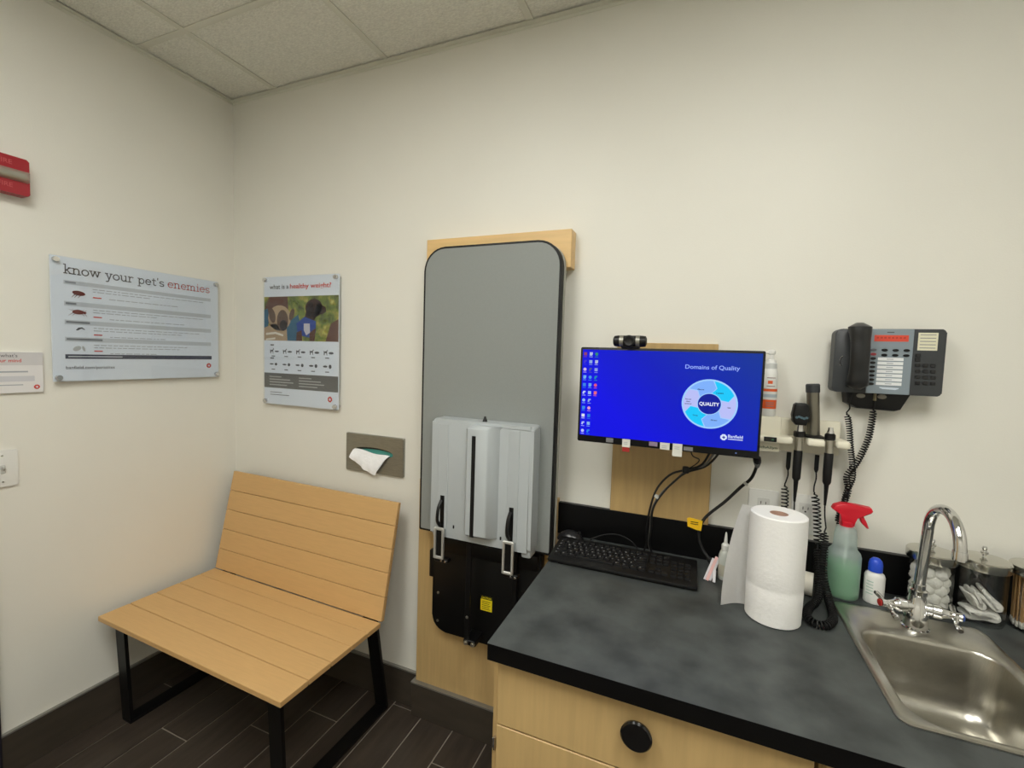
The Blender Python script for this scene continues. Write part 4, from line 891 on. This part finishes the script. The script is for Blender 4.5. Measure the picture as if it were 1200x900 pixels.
# outlets
def outlet(label, x0, x1):
    t = thing('wall_outlet', label, 'outlet', ((x0+x1)/2, 0, .988), 'wall outlets above the backsplash')
    ob('plate', prism(B(), rrect(x0, x1, .990, 1.105, .003), 'xz', 0, -.006, .0025), M_WHITE, t)
    cx = (x0+x1)/2; ob('receptacle', prism(B(), rrect(cx-.0165, cx+.0165, 1.014, 1.081, .002), 'xz', -.004, -.0075, .001, 1), mat('receptacle_white', (216, 216, 212), .4), t)
    bm = B(); f = on_back(-.0076)
    for z in (1.066, 1.032):
        rect(bm, f, cx-.0075, cx-.0055, z-.004, z+.005, 1); rect(bm, f, cx+.0055, cx+.0073, z-.004, z+.004, 1); flat(bm, f, ell(cx, z-.0095, .0025, .0025, 10), 1)
    ob('sockets', bm, M_BPLAS, t, 0)
outlet('white wall outlet nearer the monitor, above the paper towels', 2.272, 2.352)
outlet('white wall outlet behind the hanging cords, right of the paper towels', 2.386, 2.456)
# ================================================================== THINGS ON THE COUNTER
px_, py_ = 2.309, -.288
t = thing('paper_towel_roll', 'white paper towel roll standing on the counter', 'paper towels', (px_, py_, CZ))
bm = B(); pr = []; RR = .0615
for r, z in ((.0205, .255), (.0205, .2595), (RR-.003, .2605), (RR, .258), (RR+.0008, .20), (RR, .14), (RR+.0006, .09), (RR-.0003, .0868), (RR+.0006, .083), (RR, .04), (RR-.0005, .002), (RR-.003, 0), (.0205, 0)): pr.append((r, z))
lathe(bm, pr, (px_, py_, CZ+.0005), 64, caps=False); ob('roll', bm, M_PAPER, t, 40)
ob('core', lathe(B(), [(.0200, .2592), (.0200, .001), (.0185, .001), (.0185, .259), (.0200, .259)], (px_, py_, CZ+.0005), 32, caps=False), mat('cardboard', (186, 152, 134), .8), t)
bm = B(); G = []
for i in range(13):
    s = i/12; row = []
    for z in [q/12 for q in range(13)]:
        x = px_ - RR*math.cos(.5) + (-.052*s - .010*s*s)*(1 - .62*z**2) ; y = py_ + RR*math.sin(.5) + .030*s - .03*s*s + .004*math.sin(s*5+z*3)*s
        row.append(Vector((x, y - .03*s*(1-z), CZ + .001 + .0015*s + z*.258)))
    G.append(row)
strip(bm, G, False); bmesh.ops.solidify(bm, geom=bm.faces[:], thickness=.0005); ob('loose_sheet', bm, M_PAPER, t, 80)
# squeeze bottle
t = thing('squeeze_bottle', 'small translucent dropper bottle half hidden behind the loose paper towel', 'bottle', (2.208, -.127, CZ))
c = (2.208, -.127, CZ)
ob('body', lathe(B(), [(.015, 0), (.0165, .002), (.0165, .066), (.013, .080), (.009, .085)], c, 22), mat('bottle_translucent', (196, 200, 194), .35), t)
ob('cap', lathe(B(), [(.0105, .085), (.0105, .100), (.005, .106), (.003, .130), (.0015, .137), (0, .1375)], c, 18), mat('dropper_cap', (222, 224, 220), .35), t)
ob('label', lathe(B(), [(.0167, .012), (.0167, .045)], c, 22, caps=False), mat('bottle_label', (190, 186, 170), .6), t)
# wrapped strips
t = thing('wrapped_applicators', 'few pink and clear wrapped strips leaning beside the dropper bottle', 'wrapped strips', (2.18, -.15, CZ))
M_PK = mat('pink_wrap', (226, 182, 178), .35); M_CL = mat('pale_wrap', (206, 202, 206), .3)
for k, (dx, dy, L_, mm) in enumerate(((0, 0, .075, M_PK), (.007, .003, .070, M_CL), (-.006, .002, .068, M_CL), (.018, -.004, .034, M_CL))):
    bm = box(B(), -.004, .004, -.0015, .0015, 0, L_, .0008, 1)
    for v in bm.verts: v.co = Vector((2.163+dx, -.165+dy, CZ+.002)) + Matrix.Rotation(.42 if k < 3 else .05, 3, 'Y') @ (Matrix.Rotation(-.62, 3, 'X') @ v.co)
    ob('strip', bm, mm, t)
# tape rolls
t = thing('tape_roll', 'white medical tape roll between paper towels and coiled black cord', 'tape roll', (2.402, -.135, CZ))
ax = along((1, -.25, 0)); cc_ = (2.414, -.122, CZ+.0305)
ob('roll', lathe(B(), [(.017, -.013), (.0295, -.013), (.030, -.012), (.030, .012), (.0295, .013), (.017, .013), (.017, -.013)], cc_, 28, ax, caps=False), mat('tape_white', (226, 222, 210), .6), t)
ob('core', lathe(B(), [(.0168, -.012), (.0168, .012), (.014, .012), (.014, -.012), (.0168, -.012)], cc_, 24, ax, caps=False), mat('tape_core', (196, 190, 172), .5), t)
# spray bottle
bx_, by_ = 2.502, -.083
t = thing('spray_bottle', 'clear spray bottle of green liquid with red trigger head', 'spray bottle', (bx_, by_, CZ))
pf = [(.0350, 0), (.0380, .004), (.0388, .02), (.0388, .112), (.036, .122), (.0285, .131), (.0268, .140), (.0258, .170), (.0225, .186), (.0150, .194), (.0138, .200)]
ob('bottle', lathe(B(), pf, (bx_, by_, CZ), 36, caps=True), M_MILK, t)
ob('liquid', lathe(B(), [(.0340, .0015), (.0370, .005), (.0378, .02), (.0378, .088), (0, .088)], (bx_, by_, CZ), 36), mat('green_liquid', (44, 156, 76), .2), t)
th = ob('trigger_head', prism(B(), [(2.488, 1.057), (2.518, 1.057), (2.520, 1.083), (2.552, 1.098), (2.556, 1.104), (2.552, 1.112), (2.520, 1.116), (2.486, 1.116), (2.470, 1.108), (2.466, 1.098), (2.474, 1.092), (2.487, 1.088)], 'xz', by_+.011, by_-.011, .003, 2), M_REDPL, t)
ob('trigger', prism(B(), [(2.524, 1.092), (2.536, 1.092), (2.543, 1.070), (2.551, 1.056), (2.546, 1.056), (2.534, 1.068)], 'xz', by_+.007, by_-.007, .002, 1), M_REDPL, th)
ob('collar', lathe(B(), [(.0155, .190), (.0158, .192), (.0158, .204), (.0135, .206)], (bx_, by_, CZ), 24), M_REDPL, th)
ob('dip_tube', tube(B(), [(bx_, by_, CZ+.01), (bx_+.004, by_, CZ+.19)], .0022, 8), M_WHITE, t)
# blue-capped bottle
t = thing('lotion_bottle', 'small white bottle with blue cap next to the spray bottle', 'bottle', (2.572, -.088, CZ)); c = (2.5715, -.088, CZ)
ob('body', lathe(B(), [(.021, 0), (.0225, .002), (.0225, .070), (.020, .077), (.0115, .084)], c, 28), M_WHITE, t)
ob('cap', lathe(B(), [(.0155, .084), (.0155, .102), (.0135, .112), (.008, .118), (0, .120)], c, 24), mat('cap_blue', (38, 78, 206), .4), t)
bm = B()
for z in (.05, .042, .034, .026, .058): strip(bm, [[Vector((c[0] + .0227*math.sin(a), c[1] - .0227*math.cos(a), CZ+z+q)) for a in (-1.1 + i*.12 for i in range(7))] for q in (0, .0025)], False)
ob('print', bm, mat('pale_green_print', (170, 196, 184), .6), t, 0)
# jars
M_LID = mat('jar_lid_steel', (200, 198, 190), .2, metal=1)
JR = .0462
def jar(label, x, y):
    t = thing('glass_jar', label, 'jar', (x, y, CZ), 'glass sundry jars behind the sink')
    ob('glass', lathe(B(), [(JR-.008, 0), (JR-.002, .002), (JR, .008), (JR, .150), (JR-.003, .150), (JR-.003, .008), (JR-.008, .005), (0, .005)], (x, y, CZ), 40), M_GLASS, t, 45)
    l = ob('lid', lathe(B(), [(JR+.0035, .136), (JR+.0045, .138), (JR+.0045, .156), (JR+.002, .1585), (.03, .1605), (.010, .162), (0, .162)], (x, y, CZ), 44), M_LID, t)
    ob('knob', lathe(B(), [(.006, .1615), (.004, .164), (.004, .168), (.0075, .171), (.0078, .175), (.004, .178), (.0045, .181), (.0055, .184), (.004, .188), (0, .189)], (x, y, CZ), 18), M_CHROME, l)
J = [(2.688, -.0785), (2.7895, -.0775), (2.8910, -.0790)]
jar('lidded glass jar of cotton balls behind the faucet', *J[0]); jar('lidded glass jar of folded white gauze, middle jar', *J[1]); jar('lidded glass jar of wooden applicators at right edge', *J[2])
# cotton balls, each one
rc = random.Random(11)
bm = B(); bmesh.ops.create_icosphere(bm, subdivisions=3, radius=.0160)
for v in bm.verts: v.co *= 1 + .10*math.sin(v.co.x*420)*math.sin(v.co.y*390+1)*math.cos(v.co.z*370) + rc.uniform(-.02, .02)
src = None
for lay in range(5):
    for k in range(7):
        if k == 6: r_, a = 0, 0
        else: r_, a = .0245, k*math.pi/3 + lay*.52
        p = Vector((J[0][0] + r_*math.cos(a), J[0][1] + r_*math.sin(a), CZ + .0225 + lay*.0210 + (.004 if k == 6 else 0)))
        if src is None: src = ob('cotton_ball', bm, M_COTTON, smooth_deg=90, origin=(0, 0, 0)); c = src
        else: c = inst(src, (0, 0, 0), 'cotton_ball')
        c.location = p; c.rotation_euler = (rc.uniform(0, 6), rc.uniform(0, 6), rc.uniform(0, 6))
        tag(c, 'white cotton ball inside the glass jar behind the faucet', 'cotton ball', 'cotton balls in the jar')
# folded gauze pads
for k, (ln, wd, th_, off, ang, yaw, lbl) in enumerate((
        (.064, .046, .024, (0, -.003, .020), 0, .1, 'folded white gauze pad lying at the bottom of middle jar'),
        (.048, .042, .020, (-.014, -.003, .055), .95, .1, 'folded white gauze pad leaning left in middle jar'),
        (.058, .044, .022, (.012, -.004, .060), .78, -.15, 'folded white gauze pad leaning right in middle jar'))):
    bm = B(); P_ = smooth([(-ln/2, 0, -th_/2), (0, 0, -th_*.46), (ln/2-.008, 0, -th_/2), (ln/2, 0, -th_*.1), (ln/2-.006, 0, th_/2), (0, 0, th_*.44), (-ln/2, 0, th_/2), (-ln/2+.004, 0, th_*.12), (ln*.3, 0, th_*.04), (ln*.3, 0, -th_*.06), (-ln/2+.004, 0, -th_*.14)], 4, closed=True)
    yy_ = [-wd/2 + wd*q/8 for q in range(9)]
    V = strip(bm, [[Vector((p.x*(1-.06*(2*yv/wd)**6), yv, p.z*(1-.25*(2*yv/wd)**6) + .0012*math.sin(yv*190+p.x*120+k))) for p in P_] for yv in yy_])
    bm.faces.new(V[0][::-1]); bm.faces.new(V[-1]); bmesh.ops.triangulate(bm, faces=[q for q in bm.faces if len(q.verts) > 4]); bmesh.ops.recalc_face_normals(bm, faces=bm.faces[:])
    bmesh.ops.transform(bm, matrix=Matrix.Translation(Vector((J[1][0], J[1][1], CZ)) + Vector(off)) @ Matrix.Rotation(yaw, 4, 'Z') @ Matrix.Rotation(ang, 4, 'Y'), verts=bm.verts[:])
    tag(ob('gauze_pad', bm, M_COTTON, smooth_deg=60), lbl, 'gauze pad', 'gauze pads in the middle jar')
bm = prism(B(), [(-.003, 0), (.003, 0), (.010, .075), (.002, .082)], 'xz', -.012, .012); bmesh.ops.transform(bm, matrix=Matrix.Translation((J[1][0]+.034, J[1][1]+.004, CZ+.050)) @ Matrix.Rotation(-.62, 4, 'Y'), verts=bm.verts[:])
tag(ob('dark_wrapper', bm, mat('dark_wrapper', (42, 44, 50), .4)), 'dark plastic wrapper tucked behind gauze in middle jar', 'wrapper')
# applicators, cotton ends down
bm = lathe(B(), [(.0012, .010), (.0012, .134)], (0, 0, 0), 6); s_ = None; tip = None
n_ = 0
for k in range(170):
    r_ = .0380*math.sqrt((k+.5)/170); a = k*2.39996
    p = Vector((J[2][0] + r_*math.cos(a), J[2][1] + r_*math.sin(a), CZ+.0052))
    lab = ('thin wooden applicator with cotton end standing in the rightmost jar', 'applicator', 'applicators in the rightmost jar')
    if s_ is None:
        s_ = ob('applicator', bm, mat('stick_wood', (190, 150, 100), .6), smooth_deg=60, origin=(0, 0, 0)); s_['_o'] = (0, 0, 0)
        tip = ob('cotton_tip', lathe(B(), [(0, 0), (.0022, .002), (.0024, .010), (.0011, .016)], (0, 0, 0), 8), M_COTTON, s_, 60); c = s_
    else:
        c = inst(s_, (0, 0, 0), 'applicator'); inst(tip, (0, 0, 0), 'cotton_tip', c)
    c.location = p; c.rotation_euler = (rc.uniform(-.03, .03), rc.uniform(-.03, .03), rc.uniform(0, 6)); tag(c, *lab)
for o in bpy.data.objects:
    if '_o' in o: del o['_o']
